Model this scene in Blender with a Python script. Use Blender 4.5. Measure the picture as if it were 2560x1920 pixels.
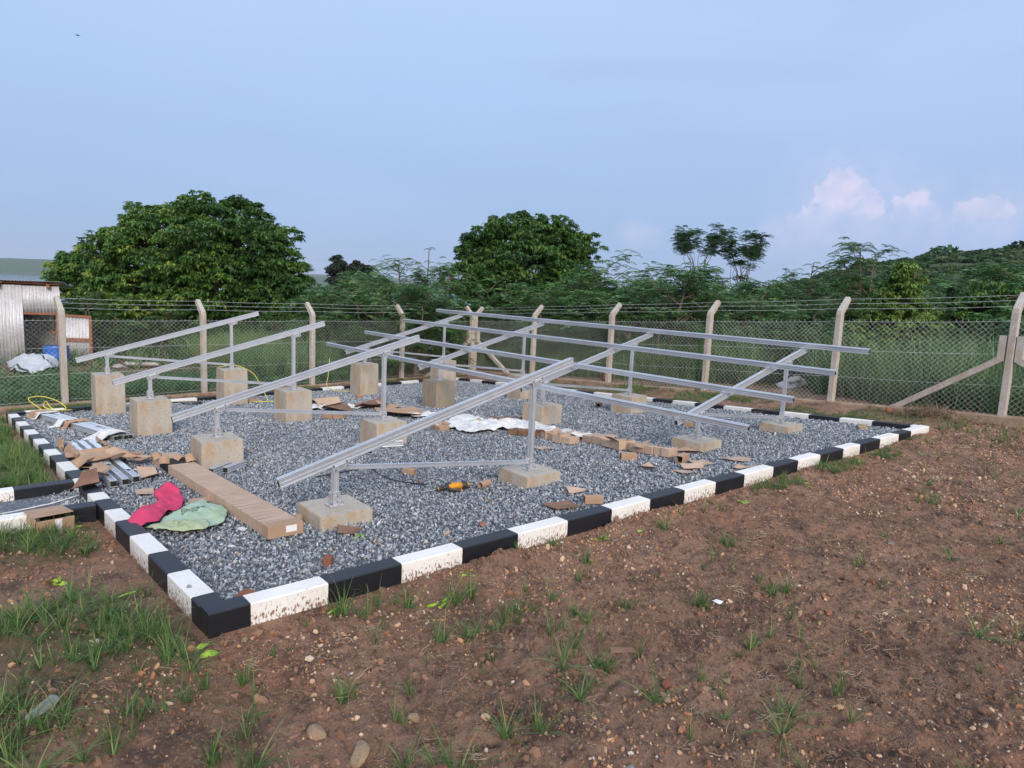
import bpy, bmesh, math, random
import numpy as np
from mathutils import Vector, Matrix
R = math.radians
random.seed(7); rng = np.random.default_rng(7)
S = bpy.context.scene
for o in list(bpy.data.objects): bpy.data.objects.remove(o)
COL = S.collection

# ------------------------------------------------------------------ camera
cd = bpy.data.cameras.new('camera'); cam = bpy.data.objects.new('camera', cd); COL.objects.link(cam)
yaw, pitch, roll = 0.713504235, -0.138790354, 0.0443965282
f_ = Vector((math.sin(yaw)*math.cos(pitch), math.cos(yaw)*math.cos(pitch), math.sin(pitch)))
r0 = Vector((math.cos(yaw), -math.sin(yaw), 0)); u0 = r0.cross(f_)
r_ = r0*math.cos(roll)+u0*math.sin(roll); u_ = -r0*math.sin(roll)+u0*math.cos(roll)
CAM = Vector((-2.24932, -4.51267, 1.63042))
cam.matrix_world = Matrix(((r_.x,u_.x,-f_.x,CAM.x),(r_.y,u_.y,-f_.y,CAM.y),(r_.z,u_.z,-f_.z,CAM.z),(0,0,0,1)))
cd.sensor_width = 36; cd.lens = 1733.80727/2560*36; cd.clip_start = 0.05; cd.clip_end = 20000
S.camera = cam
S.view_settings.view_transform = 'Standard'; S.view_settings.look = 'None'
S.view_settings.exposure = 0.78; S.view_settings.gamma = 1

# ------------------------------------------------------------------ world
SUN_AZ, SUN_EL = R(205), R(26)          # azimuth clockwise from +Y: the afterglow is behind the camera
w = bpy.data.worlds.new('World'); S.world = w; w.use_nodes = True
nt = w.node_tree; N = nt.nodes; L = nt.links; N.clear()
def nd(t, **k):
    n = N.new(t)
    for a, b in k.items(): setattr(n, a, b)
    return n
def mth(op, a, b=None, c=None, clamp=False):
    m = nd('ShaderNodeMath', operation=op); m.use_clamp = clamp
    for i, v in enumerate((a, b, c)):
        if v is None: continue
        if isinstance(v, (int, float)): m.inputs[i].default_value = v
        else: L.new(v, m.inputs[i])
    return m.outputs[0]
def mixc(fac, a, b, bt='MIX'):
    m = nd('ShaderNodeMix', data_type='RGBA', blend_type=bt)
    for s, v in ((m.inputs[0], fac), (m.inputs[6], a), (m.inputs[7], b)):
        if isinstance(v, (int, float)): s.default_value = v
        elif isinstance(v, tuple): s.default_value = (*v, 1)
        else: L.new(v, s)
    return m.outputs[2]
tc = nd('ShaderNodeTexCoord'); G = tc.outputs['Generated']
sep = nd('ShaderNodeSeparateXYZ'); L.new(G, sep.inputs[0]); gx, gy, gz = sep.outputs
sky = nd('ShaderNodeTexSky', sky_type='NISHITA', sun_disc=False)
sky.sun_elevation = SUN_EL; sky.sun_rotation = SUN_AZ; sky.altitude = 600; sky.dust_density = 2.0
def ramp(v, stops):
    r = nd('ShaderNodeValToRGB'); e = r.color_ramp.elements
    e[0].position, e[0].color = stops[0][0], (*stops[0][1], 1); e[1].position, e[1].color = stops[-1][0], (*stops[-1][1], 1)
    for p, c in stops[1:-1]: x = e.new(p); x.color = (*c, 1)
    L.new(v, r.inputs[0]); return r.outputs[0]
# overcast veil: colour by elevation, soft lavender streaks, brighter and warmer behind the camera
base = ramp(gz, [(0.0, (.27,.39,.62)), (.10, (.29,.425,.67)), (.25, (.345,.50,.775)), (.5, (.40,.56,.85)), (1.0, (.62,.78,1.0))])
mp = nd('ShaderNodeMapping'); L.new(G, mp.inputs[0]); mp.inputs['Scale'].default_value = (1.2, 1.2, 5.0)
no = nd('ShaderNodeTexNoise'); L.new(mp.outputs[0], no.inputs[0]); no.inputs['Scale'].default_value = 1.6; no.inputs['Detail'].default_value = 5; no.inputs['Roughness'].default_value = .5
st = mth('MULTIPLY', mth('SUBTRACT', no.outputs[0], .42, clamp=True), 2.2, clamp=True)
base = mixc(mth('MULTIPLY', st, .45), base, (.44,.54,.83))
rt = mth('MULTIPLY', mth('ADD', mth('MULTIPLY', gx, .75), mth('MULTIPLY', gy, -.65), clamp=True), .45, clamp=True)
base = mixc(rt, base, (.40,.49,.78))
# cumulus bank low in the sky to the right: soft puffs along fixed compass directions
P1 = [(0.8944,0.4214,0.1498,0.016),(0.8939,0.4268,0.1371,0.02),(0.9027,0.4098,0.1312,0.0227),(0.9042,0.4115,0.1144,0.03),(0.9119,0.3934,0.1171,0.0214),(0.8967,0.4283,0.1116,0.0214),(0.9141,0.3857,0.1253,0.0107),(0.9319,0.3432,0.1175,0.0174),(0.9292,0.3521,0.1122,0.016),(0.9372,0.3312,0.1097,0.016),(0.952,0.2845,0.1127,0.0134),(0.9555,0.2717,0.115,0.0147),(0.9595,0.2586,0.1121,0.012),(0.9492,0.2952,0.1092,0.012),(0.8843,0.4559,0.1012,0.0134),(0.8805,0.4646,0.0941,0.0147),(0.8896,0.4472,0.0931,0.0147),(0.8732,0.4793,0.088,0.012),(0.7653,0.6389,0.0788,0.008),(0.7751,0.6267,0.0805,0.0067)]
def vmath(op, a, b):
    v = nd('ShaderNodeVectorMath', operation=op)
    for s_, x in zip(v.inputs, (a, b)):
        if isinstance(x, tuple): s_.default_value = x
        elif x is not None: L.new(x, s_)
    return v
wn_ = nd('ShaderNodeTexNoise'); L.new(G, wn_.inputs[0]); wn_.inputs['Scale'].default_value = 55; wn_.inputs['Detail'].default_value = 6; wn_.inputs['Roughness'].default_value = .62
wv_ = vmath('MULTIPLY', vmath('SUBTRACT', wn_.outputs['Color'], (.5,.5,.5)).outputs[0], (.040,.040,.040)); GW = vmath('ADD', G, wv_.outputs[0]).outputs[0]
dmin = None
for x_, y_, z_, rad in P1:
    q = mth('MULTIPLY', vmath('DISTANCE', GW, (x_, y_, z_)).outputs['Value'], 1/(rad*1.18)); dmin = q if dmin is None else mth('MINIMUM', dmin, q)
core = mth('MULTIPLY', mth('SUBTRACT', 1.08, dmin), 3.2, clamp=True)
halo = mth('MULTIPLY', mth('SUBTRACT', 3.0, dmin), .17, clamp=True)
basef = mth('MULTIPLY', mth('SUBTRACT', gz, .085), 26, clamp=True)          # bases dissolve into the haze
cl = mth('MULTIPLY', mth('MAXIMUM', mth('MULTIPLY', core, basef), mth('MULTIPLY', halo, .8)), 1.0)
n3 = nd('ShaderNodeTexNoise'); L.new(G, n3.inputs[0]); n3.inputs['Scale'].default_value = 38; n3.inputs['Detail'].default_value = 5
ccol = ramp(n3.outputs[0], [(.36, (.48,.52,.75)), (.60, (.70,.64,.80))])
base = mixc(mth('MULTIPLY', cl, .88), base, ccol)
# broad thin streaks of high cloud
mp2 = nd('ShaderNodeMapping'); L.new(G, mp2.inputs[0]); mp2.inputs['Scale'].default_value = (.9, 1.6, 7.0); mp2.inputs['Rotation'].default_value = (.10, .06, .5)
n4 = nd('ShaderNodeTexNoise'); L.new(mp2.outputs[0], n4.inputs[0]); n4.inputs['Scale'].default_value = 1.9; n4.inputs['Detail'].default_value = 6; n4.inputs['Roughness'].default_value = .45; n4.inputs['Distortion'].default_value = .5
base = mixc(mth('MULTIPLY', mth('MULTIPLY', mth('SUBTRACT', n4.outputs[0], .47), 4, clamp=True), .5), base, (.32,.435,.65))
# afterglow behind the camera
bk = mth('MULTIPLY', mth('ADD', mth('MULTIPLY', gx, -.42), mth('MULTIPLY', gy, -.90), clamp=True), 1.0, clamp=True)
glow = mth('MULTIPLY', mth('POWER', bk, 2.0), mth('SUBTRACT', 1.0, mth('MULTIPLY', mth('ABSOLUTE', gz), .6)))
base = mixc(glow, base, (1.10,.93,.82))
zen = mth('MULTIPLY', mth('POWER', mth('MULTIPLY', gz, 1.0, clamp=True), 2.0), .55)
base = mixc(zen, base, (1.0,1.1,1.3))
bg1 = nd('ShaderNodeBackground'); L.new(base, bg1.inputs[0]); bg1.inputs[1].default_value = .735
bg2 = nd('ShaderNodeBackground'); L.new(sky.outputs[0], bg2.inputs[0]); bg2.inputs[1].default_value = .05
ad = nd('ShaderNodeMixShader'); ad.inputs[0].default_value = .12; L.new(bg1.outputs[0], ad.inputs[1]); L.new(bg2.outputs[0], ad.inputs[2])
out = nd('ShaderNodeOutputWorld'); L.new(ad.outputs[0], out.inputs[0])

# ------------------------------------------------------------------ sun (soft, through cloud)
sd = bpy.data.lights.new('sun', 'SUN'); sun = bpy.data.objects.new('sun', sd); COL.objects.link(sun)
sd.energy = 1.7; sd.angle = R(16); sd.color = (1.0, .90, .80)
sv = Vector((math.sin(SUN_AZ)*math.cos(SUN_EL), math.cos(SUN_AZ)*math.cos(SUN_EL), math.sin(SUN_EL)))
sun.rotation_euler = sv.to_track_quat('Z', 'Y').to_euler(); sun.location = (0, 0, 30)

# ------------------------------------------------------------------ helpers
def tag(o, label=None, cat=None, group=None, kind=None):
    if label: o['label'] = label
    if cat: o['category'] = cat
    if group: o['group'] = group
    if kind: o['kind'] = kind
    return o
def link(name, me, mat=None, parent=None, loc=None):
    o = bpy.data.objects.new(name, me); COL.objects.link(o)
    if mat is not None:
        for m in (mat if isinstance(mat, (list, tuple)) else [mat]): me.materials.append(m)
    if parent: o.parent = parent
    if loc is not None: o.location = loc
    return o
def empty(name, loc, rz=0, **k):
    o = bpy.data.objects.new(name, None); COL.objects.link(o); o.location = loc; o.rotation_euler = (0, 0, rz); o.empty_display_size = .1
    return tag(o, **k)
def kids(o): return [c for c in bpy.data.objects if c.parent == o]
def copy_tree(o, parent=None):
    c = o.copy(); COL.objects.link(c)
    if parent: c.parent = parent
    for ch in kids(o): copy_tree(ch, c)
    return c
class MB:
    def __init__(s): s.v = []; s.f = []; s.m = []
    def add(s, vs, fs, mi=0):
        n = len(s.v); s.v += [tuple(v) for v in vs]; s.f += [tuple(i+n for i in f) for f in fs]; s.m += [mi]*len(fs); return s
    def box(s, c, d, M=None, mi=0):
        c = Vector(c); h = Vector(d)/2
        vs = [Vector((x*h.x, y*h.y, z*h.z)) for z in (-1,1) for y in (-1,1) for x in (-1,1)]
        vs = [(M @ v if M is not None else v)+c for v in vs]
        return s.add(vs, [(0,2,3,1),(4,5,7,6),(0,1,5,4),(2,6,7,3),(0,4,6,2),(1,3,7,5)], mi)
    def ext(s, prof, p0, p1, side, mi=0, cap=True):
        """extrude a closed 2D profile (a along `side`, b along the up normal) from p0 to p1"""
        p0 = Vector(p0); p1 = Vector(p1); d = (p1-p0).normalized(); side = Vector(side); side = (side-d*side.dot(d)).normalized(); up = side.cross(d)
        if up.z < 0: up = -up
        n = len(prof); vs = [p+side*a+up*b for p in (p0, p1) for a, b in prof]
        fs = [(i, (i+1) % n, n+(i+1) % n, n+i) for i in range(n)]
        if cap: fs += [tuple(range(n))[::-1], tuple(range(n, 2*n))]
        return s.add(vs, fs, mi)
    def tube(s, pts, r, k=6, mi=0, cap=True):
        pts = [Vector(p) for p in pts]; n = len(pts); vs = []
        ref = Vector((0,0,1)) if abs((pts[-1]-pts[0]).normalized().z) < .9 else Vector((1,0,0))
        for i, p in enumerate(pts):
            d = (pts[min(i+1, n-1)]-pts[max(i-1, 0)]).normalized(); a = d.cross(ref)
            if a.length < 1e-4: a = d.cross(Vector((0,1,0)))
            a.normalize(); b = d.cross(a); rr = r[i] if isinstance(r, (list, tuple)) else r
            vs += [p+a*rr*math.cos(2*math.pi*j/k)+b*rr*math.sin(2*math.pi*j/k) for j in range(k)]
        fs = [(i*k+j, i*k+(j+1) % k, (i+1)*k+(j+1) % k, (i+1)*k+j) for i in range(n-1) for j in range(k)]
        if cap: fs += [tuple(range(k))[::-1], tuple(range((n-1)*k, n*k))]
        return s.add(vs, fs, mi)
    def build(s, name, mat, parent=None, loc=None, bevel=0, smooth=False, seg=1, recalc=True):
        me = bpy.data.meshes.new(name); me.from_pydata(s.v, [], s.f)
        for p, m in zip(me.polygons, s.m): p.material_index = m; p.use_smooth = smooth
        if recalc:
            bm = bmesh.new(); bm.from_mesh(me); bmesh.ops.recalc_face_normals(bm, faces=bm.faces)
            if bevel:
                bmesh.ops.remove_doubles(bm, verts=bm.verts, dist=1e-5)
                es = [e for e in bm.edges if len(e.link_faces) == 2 and e.calc_face_angle(0) > .6]
                bmesh.ops.bevel(bm, geom=es, offset=bevel, segments=seg, affect='EDGES', profile=.6)
            bm.to_mesh(me); bm.free()
        me.update(); return link(name, me, mat, parent, loc)
def npmesh(name, V, F, smooth=False, attrs=None):
    V = np.asarray(V, np.float32); F = np.asarray(F, np.int32); k = F.shape[1]
    me = bpy.data.meshes.new(name); me.vertices.add(len(V)); me.vertices.foreach_set('co', V.ravel())
    me.loops.add(F.size); me.loops.foreach_set('vertex_index', F.ravel())
    me.polygons.add(len(F)); me.polygons.foreach_set('loop_start', np.arange(0, F.size, k, dtype=np.int32))
    if smooth: me.polygons.foreach_set('use_smooth', np.ones(len(F), bool))
    for nme, arr in (attrs or {}).items():
        a = me.attributes.new(nme, 'FLOAT', 'POINT'); a.data.foreach_set('value', np.asarray(arr, np.float32))
    me.update(calc_edges=True); me.validate(); return me

# value noise (numpy)
_P = rng.random((256, 256)).astype(np.float32)
def vn(x, y):
    xi = np.floor(x).astype(int); yi = np.floor(y).astype(int); fx = x-xi; fy = y-yi
    fx = fx*fx*(3-2*fx); fy = fy*fy*(3-2*fy); a = lambda i, j: _P[(xi+i) % 256, (yi+j) % 256]
    return (a(0,0)*(1-fx)+a(1,0)*fx)*(1-fy)+(a(0,1)*(1-fx)+a(1,1)*fx)*fy
def fbm(x, y, o=4):
    s = 0; a = 1; t = 0
    for i in range(o): s = s+a*vn(x*2**i+17.3*i, y*2**i+5.1*i); t += a; a *= .5
    return s/t-.5
def sst(a, b, x): t = np.clip((x-a)/(b-a), 0, 1); return t*t*(3-2*t)

# ------------------------------------------------------------------ materials
def mat(name, col, rough=.8, metal=0, noise=None, bump=None, spec=.5, extra=None):
    """noise=(scale, col2, amount, detail) bump=(scale, strength, dist)"""
    m = bpy.data.materials.new(name); m.use_nodes = True; t = m.node_tree; b = t.nodes['Principled BSDF']
    b.inputs['Base Color'].default_value = (*col, 1); b.inputs['Roughness'].default_value = rough; b.inputs['Metallic'].default_value = metal
    b.inputs['Specular IOR Level'].default_value = spec
    tcn = t.nodes.new('ShaderNodeTexCoord')
    if noise:
        for i, (sc, c2, am, det) in enumerate(noise if isinstance(noise, list) else [noise]):
            n = t.nodes.new('ShaderNodeTexNoise'); n.inputs['Scale'].default_value = sc if not isinstance(sc, tuple) else 1; n.inputs['Detail'].default_value = det
            if isinstance(sc, tuple):
                mp = t.nodes.new('ShaderNodeMapping'); mp.inputs['Scale'].default_value = sc; t.links.new(tcn.outputs['Object'], mp.inputs[0]); t.links.new(mp.outputs[0], n.inputs[0])
            else: t.links.new(tcn.outputs['Object'], n.inputs[0])
            r = t.nodes.new('ShaderNodeMapRange'); r.inputs[1].default_value = .5-.5*(1-am)*.6; r.inputs[2].default_value = .72; t.links.new(n.outputs[0], r.inputs[0])
            x = t.nodes.new('ShaderNodeMix'); x.data_type = 'RGBA'; t.links.new(r.outputs[0], x.inputs[0])
            prev = b.inputs['Base Color'].links[0].from_socket if b.inputs['Base Color'].is_linked else None
            if prev: t.links.new(prev, x.inputs[6])
            else: x.inputs[6].default_value = (*col, 1)
            x.inputs[7].default_value = (*c2, 1); t.links.new(x.outputs[2], b.inputs['Base Color'])
    if bump:
        n = t.nodes.new('ShaderNodeTexNoise'); n.inputs['Scale'].default_value = bump[0]; n.inputs['Detail'].default_value = 6; t.links.new(tcn.outputs['Object'], n.inputs[0])
        q = t.nodes.new('ShaderNodeBump'); q.inputs['Strength'].default_value = bump[1]; q.inputs['Distance'].default_value = bump[2]
        t.links.new(n.outputs[0], q.inputs['Height']); t.links.new(q.outputs[0], b.inputs['Normal'])
    if extra: extra(t, b, tcn)
    return m
def rand_mat(name, stops, rough=.8, src='inst', bump=None, transl=None, spec=.4):
    """colour per instance (Object Info random) or per mesh island"""
    m = bpy.data.materials.new(name); m.use_nodes = True; t = m.node_tree; b = t.nodes['Principled BSDF']; b.inputs['Roughness'].default_value = rough
    b.inputs['Specular IOR Level'].default_value = spec
    r = t.nodes.new('ShaderNodeValToRGB'); r.color_ramp.interpolation = 'LINEAR'; e = r.color_ramp.elements
    e[0].position, e[0].color = stops[0][0], (*stops[0][1], 1); e[1].position, e[1].color = stops[-1][0], (*stops[-1][1], 1)
    for p, c in stops[1:-1]: q = e.new(p); q.color = (*c, 1)
    if src == 'inst':
        g = t.nodes.new('ShaderNodeObjectInfo'); t.links.new(g.outputs['Random'], r.inputs[0])
    elif src == 'island':
        g = t.nodes.new('ShaderNodeNewGeometry'); t.links.new(g.outputs['Random Per Island'], r.inputs[0])
    else:
        g = t.nodes.new('ShaderNodeAttribute'); g.attribute_name = src; t.links.new(g.outputs['Fac'], r.inputs[0])
    t.links.new(r.outputs[0], b.inputs['Base Color'])
    if bump:
        tcn = t.nodes.new('ShaderNodeTexCoord'); n = t.nodes.new('ShaderNodeTexNoise'); n.inputs['Scale'].default_value = bump[0]; t.links.new(tcn.outputs['Object'], n.inputs[0])
        q = t.nodes.new('ShaderNodeBump'); q.inputs['Strength'].default_value = bump[1]; q.inputs['Distance'].default_value = bump[2]; t.links.new(n.outputs[0], q.inputs['Height']); t.links.new(q.outputs[0], b.inputs['Normal'])
    if transl:
        tr = t.nodes.new('ShaderNodeBsdfTranslucent'); t.links.new(r.outputs[0], tr.inputs[0]); mx = t.nodes.new('ShaderNodeMixShader'); mx.inputs[0].default_value = transl
        o = t.nodes['Material Output']; t.links.new(b.outputs[0], mx.inputs[1]); t.links.new(tr.outputs[0], mx.inputs[2]); t.links.new(mx.outputs[0], o.inputs[0])
    return m

def concrete_extra(stain):
    def f(t, b, tcn):
        # pores, vertical board streaks and a laterite stain rising from the ground on the sides
        v = t.nodes.new('ShaderNodeTexNoise'); v.inputs['Scale'].default_value = 55; v.inputs['Detail'].default_value = 3; t.links.new(tcn.outputs['Object'], v.inputs[0])
        r = t.nodes.new('ShaderNodeMapRange'); r.inputs[1].default_value = .30; r.inputs[2].default_value = .38; r.inputs[3].default_value = 1; r.inputs[4].default_value = 0; t.links.new(v.outputs[0], r.inputs[0])
        x = t.nodes.new('ShaderNodeMix'); x.data_type = 'RGBA'; prev = b.inputs['Base Color'].links[0].from_socket
        t.links.new(r.outputs[0], x.inputs[0]); t.links.new(prev, x.inputs[6]); x.inputs[7].default_value = (.12,.09,.06,1)
        n = t.nodes.new('ShaderNodeTexNoise'); n.inputs['Scale'].default_value = 5; n.inputs['Detail'].default_value = 5; n.inputs['Roughness'].default_value = .65
        mp = t.nodes.new('ShaderNodeMapping'); mp.inputs['Scale'].default_value = (1,1,.45); t.links.new(tcn.outputs['Object'], mp.inputs[0]); t.links.new(mp.outputs[0], n.inputs[0])
        ge = t.nodes.new('ShaderNodeNewGeometry'); sp = t.nodes.new('ShaderNodeSeparateXYZ'); t.links.new(ge.outputs['True Normal'], sp.inputs[0])
        side = t.nodes.new('ShaderNodeMapRange'); side.inputs[1].default_value = .2; side.inputs[2].default_value = .7; side.inputs[3].default_value = 1; side.inputs[4].default_value = 0; t.links.new(sp.outputs[2], side.inputs[0])
        q = t.nodes.new('ShaderNodeMapRange'); q.inputs[1].default_value = .44; q.inputs[2].default_value = .66; t.links.new(n.outputs[0], q.inputs[0])
        mm = t.nodes.new('ShaderNodeMath'); mm.operation = 'MULTIPLY'; t.links.new(q.outputs[0], mm.inputs[0]); t.links.new(side.outputs[0], mm.inputs[1])
        y = t.nodes.new('ShaderNodeMix'); y.data_type = 'RGBA'; t.links.new(mm.outputs[0], y.inputs[0]); t.links.new(x.outputs[2], y.inputs[6]); y.inputs[7].default_value = (*stain, 1)
        t.links.new(y.outputs[2], b.inputs['Base Color'])
    return f
M = {}
M['conc'] = mat('cast concrete', (.42,.385,.335), .9, noise=[(3.5, (.33,.29,.24), .6, 6), ((14,14,1.2), (.46,.41,.34), .5, 4)], bump=(60, .5, .006), extra=concrete_extra((.40,.27,.15)))
M['conc_dark'] = mat('weathered concrete', (.25,.235,.20), .9, noise=[(4, (.13,.125,.11), .7, 6), ((16,16,1.2), (.30,.26,.2), .4, 4)], bump=(60, .5, .006), extra=concrete_extra((.36,.24,.13)))
M['post'] = mat('precast concrete', (.44,.41,.37), .9, noise=[(9, (.32,.28,.24), .6, 6), (60, (.5,.46,.42), .4, 3)], bump=(90, .6, .005), extra=concrete_extra((.36,.29,.22)))
M['plinth'] = mat('rough plinth concrete', (.34,.25,.18), .95, noise=[(6, (.22,.13,.08), .7, 6)], bump=(40, .6, .01))
def brushed(t, b, tcn):
    v = t.nodes.new('ShaderNodeTexNoise'); v.inputs['Scale'].default_value = 30; v.inputs['Detail'].default_value = 3; t.links.new(tcn.outputs['Object'], v.inputs[0])
    r = t.nodes.new('ShaderNodeMapRange'); r.inputs[3].default_value = .28; r.inputs[4].default_value = .48; t.links.new(v.outputs[0], r.inputs[0]); t.links.new(r.outputs[0], b.inputs['Roughness'])
M['alu'] = mat('extruded aluminium', (.74,.76,.79), .40, .75, noise=(6, (.66,.68,.71), .3, 3), extra=brushed)
M['galv'] = mat('galvanised steel', (.72,.73,.75), .42, .75, noise=(40, (.52,.53,.55), .4, 2))
M['film'] = mat('protective white film', (.74,.80,.88), .35, 0, noise=(8, (.62,.68,.76), .3, 3))
M['bolt'] = mat('bolt steel', (.35,.35,.36), .4, .9)
def spatter(c, hi):
    def f(t, b, tcn):
        n = t.nodes.new('ShaderNodeTexNoise'); n.inputs['Scale'].default_value = 75; n.inputs['Detail'].default_value = 3; n.inputs['Roughness'].default_value = .6
        mp = t.nodes.new('ShaderNodeMapping'); mp.inputs['Scale'].default_value = (1,1,.45); t.links.new(tcn.outputs['Object'], mp.inputs[0]); t.links.new(mp.outputs[0], n.inputs[0])
        # the splash line climbs about 12 cm above the soil
        at = t.nodes.new('ShaderNodeAttribute'); at.attribute_name = 'hgt'
        m1 = t.nodes.new('ShaderNodeMapRange'); m1.inputs[1].default_value = 0; m1.inputs[2].default_value = 1; m1.inputs[3].default_value = hi; m1.inputs[4].default_value = hi+.26; t.links.new(at.outputs['Fac'], m1.inputs[0])
        s_ = t.nodes.new('ShaderNodeMath'); s_.operation = 'SUBTRACT'; t.links.new(n.outputs[0], s_.inputs[0]); t.links.new(m1.outputs[0], s_.inputs[1])
        k = t.nodes.new('ShaderNodeMath'); k.operation = 'MULTIPLY'; k.use_clamp = True; k.inputs[1].default_value = 14; t.links.new(s_.outputs[0], k.inputs[0])
        x = t.nodes.new('ShaderNodeMix'); x.data_type = 'RGBA'; prev = b.inputs['Base Color'].links[0].from_socket; t.links.new(k.outputs[0], x.inputs[0]); t.links.new(prev, x.inputs[6]); x.inputs[7].default_value = (*c, 1)
        t.links.new(x.outputs[2], b.inputs['Base Color'])
    return f
M['kw'] = mat('white kerb paint', (.80,.79,.76), .65, noise=(5, (.72,.69,.63), .3, 5), bump=(120, .35, .004), extra=spatter((.24,.15,.10), .41))
M['kb'] = mat('black kerb paint', (.010,.012,.018), .42, spec=.5, noise=(7, (.012,.012,.014), .4, 5), bump=(110, .5, .004), extra=spatter((.05,.04,.035), .60))
M['card'] = mat('cardboard', (.42,.28,.19), .85, noise=(5, (.34,.21,.13), .4, 4), bump=(25, .2, .004))
M['card2'] = mat('pale cardboard', (.50,.36,.27), .85, noise=(6, (.42,.29,.20), .4, 4), bump=(25, .2, .004))
M['cardd'] = mat('damp cardboard', (.24,.13,.08), .85, noise=(7, (.15,.08,.05), .5, 4), bump=(25, .3, .004))
M['dark'] = mat('shade black', (.01,.01,.01), .9)  # flat black standing in for shade in slits, tubes and rail ends
M['paper'] = mat('white label', (.75,.75,.75), .7)
M['cloth'] = mat('white foam wrap', (.74,.74,.73), .6, noise=(6, (.60,.59,.57), .3, 4), bump=(22, .8, .03))
M['brick'] = mat('fired brick', (.42,.12,.055), .9, noise=(14, (.28,.08,.04), .5, 4), bump=(40, .6, .01))
M['wood'] = mat('reddish timber', (.30,.125,.065), .8, noise=((6,6,60), (.15,.06,.035), .5, 4), bump=(30, .3, .004))
M['tin'] = mat('corrugated iron', (.60,.61,.64), .45, .25, noise=[(5, (.45,.44,.45), .4, 5), (22, (.68,.68,.70), .4, 3)])
M['tarp'] = mat('woven tarpaulin', (.52,.56,.62), .6, noise=(5, (.40,.42,.45), .5, 5), bump=(12, .6, .03))
M['blue'] = mat('blue plastic', (.012,.10,.42), .4, noise=(6, (.02,.13,.46), .3, 3))
M['yellowp'] = mat('yellow tool plastic', (.72,.30,.01), .45, noise=(20, (.42,.17,.01), .4, 3))
M['blackp'] = mat('black tool plastic', (.018,.018,.02), .5, noise=(25, (.05,.045,.04), .5, 3))
M['orange'] = mat('orange tube', (.75,.22,.03), .5)
M['pink'] = mat('pink woven sack', (.62,.045,.13), .75, noise=(10, (.50,.03,.10), .3, 4), bump=(260, .5, .004))
M['green'] = mat('pale green woven sack', (.36,.50,.40), .7, noise=(7, (.33,.42,.26), .5, 4), bump=(260, .4, .004))
M['green2'] = mat('inner face of the sack', (.34,.40,.22), .7, noise=(7, (.38,.44,.30), .5, 4), bump=(260, .4, .004))
M['lime'] = mat('lime green plastic strip', (.33,.52,.03), .5, noise=(30, (.14,.25,.02), .4, 3))
M['yrope'] = mat('yellow cable', (.72,.66,.10), .6)
M['bcable'] = mat('black cable', (.012,.012,.012), .5)
M['wire'] = mat('galvanised wire', (.62,.66,.64), .5, .3)
M['bark'] = mat('bark', (.16,.12,.09), .9, noise=(9, (.10,.075,.055), .5, 5), bump=(20, .6, .02))
M['ink'] = mat('printed ink', (.03,.04,.05), .8)
M['rock_tan'] = mat('tan rock', (.42,.30,.19), .9, noise=(14, (.28,.17,.10), .5, 5), bump=(35, .7, .01))
M['rock_red'] = mat('red laterite rock', (.30,.11,.055), .9, noise=(14, (.18,.075,.045), .5, 5), bump=(35, .7, .01))
M['rock_grey'] = mat('grey rock', (.28,.27,.28), .9, noise=(14, (.40,.36,.34), .5, 5), bump=(35, .7, .01))
M['stone'] = rand_mat('crushed granite', [(0, (.085,.10,.122)), (.25, (.165,.19,.222)), (.6, (.27,.303,.348)), (.84, (.38,.415,.46)), (.95, (.58,.59,.61)), (.985, (.50,.42,.34)), (1, (.38,.22,.14))], .85, bump=(60, .5, .004))
M['pebble'] = rand_mat('laterite pebbles', [(0, (.20,.085,.045)), (.35, (.34,.16,.08)), (.6, (.45,.27,.15)), (.88, (.52,.37,.25)), (.96, (.55,.44,.33)), (1, (.42,.42,.44))], .85)
M['clod'] = rand_mat('soil clods', [(0, (.15,.085,.058)), (.5, (.29,.16,.102)), (1, (.42,.245,.16))], .95, bump=(60, .7, .01))
M['straw'] = rand_mat('dry roots and straw', [(0, (.10,.065,.045)), (.6, (.22,.15,.10)), (1, (.42,.33,.23))], .9)
M['grass'] = rand_mat('green grass', src='island', stops=[(0, (.035,.085,.022)), (.55, (.075,.165,.038)), (.88, (.14,.24,.06)), (1, (.32,.30,.14))], rough=.65, transl=.25)
M['grass_far'] = rand_mat('tall wild grass', src='island', stops=[(0, (.035,.085,.034)), (.5, (.08,.18,.065)), (.82, (.18,.31,.12)), (1, (.42,.48,.26))], rough=.7, transl=.25)
M['weed'] = rand_mat('broad-leaved weeds', [(0, (0.030,0.090,0.030)), (1, (0.090,0.195,0.053))], .6, transl=.2)
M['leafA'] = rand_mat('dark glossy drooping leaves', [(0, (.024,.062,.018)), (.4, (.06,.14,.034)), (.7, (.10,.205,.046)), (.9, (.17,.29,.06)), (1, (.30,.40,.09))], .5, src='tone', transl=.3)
M['leafF'] = rand_mat('feathery leaves', [(0, (.03,.085,.03)), (.5, (.07,.17,.05)), (.85, (.14,.27,.08)), (1, (.24,.36,.13))], .6, src='island', transl=.28)
M['leafD'] = rand_mat('blackish leaves', [(0, (.02,.032,.024)), (1, (.07,.095,.07))], .7, src='tone', transl=.15)
M['leafB'] = rand_mat('yellow green leaves', [(0, (.06,.13,.03)), (.5, (.16,.27,.06)), (1, (.32,.44,.12))], .6, src='tone', transl=.3)
M['leafH'] = rand_mat('scrub leaves', [(0, (0.024,0.063,0.024)), (.6, (0.053,0.112,0.039)), (1, (0.135,0.165,0.075))], .8, transl=.15)
M['leafS'] = rand_mat('dark feathery leaves', [(0, (.02,.055,.022)), (.6, (.04,.10,.036)), (1, (.09,.17,.06))], .6, src='island', transl=.2)
M['bird'] = mat('dark feathers', (.02,.02,.022), .9)

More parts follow.
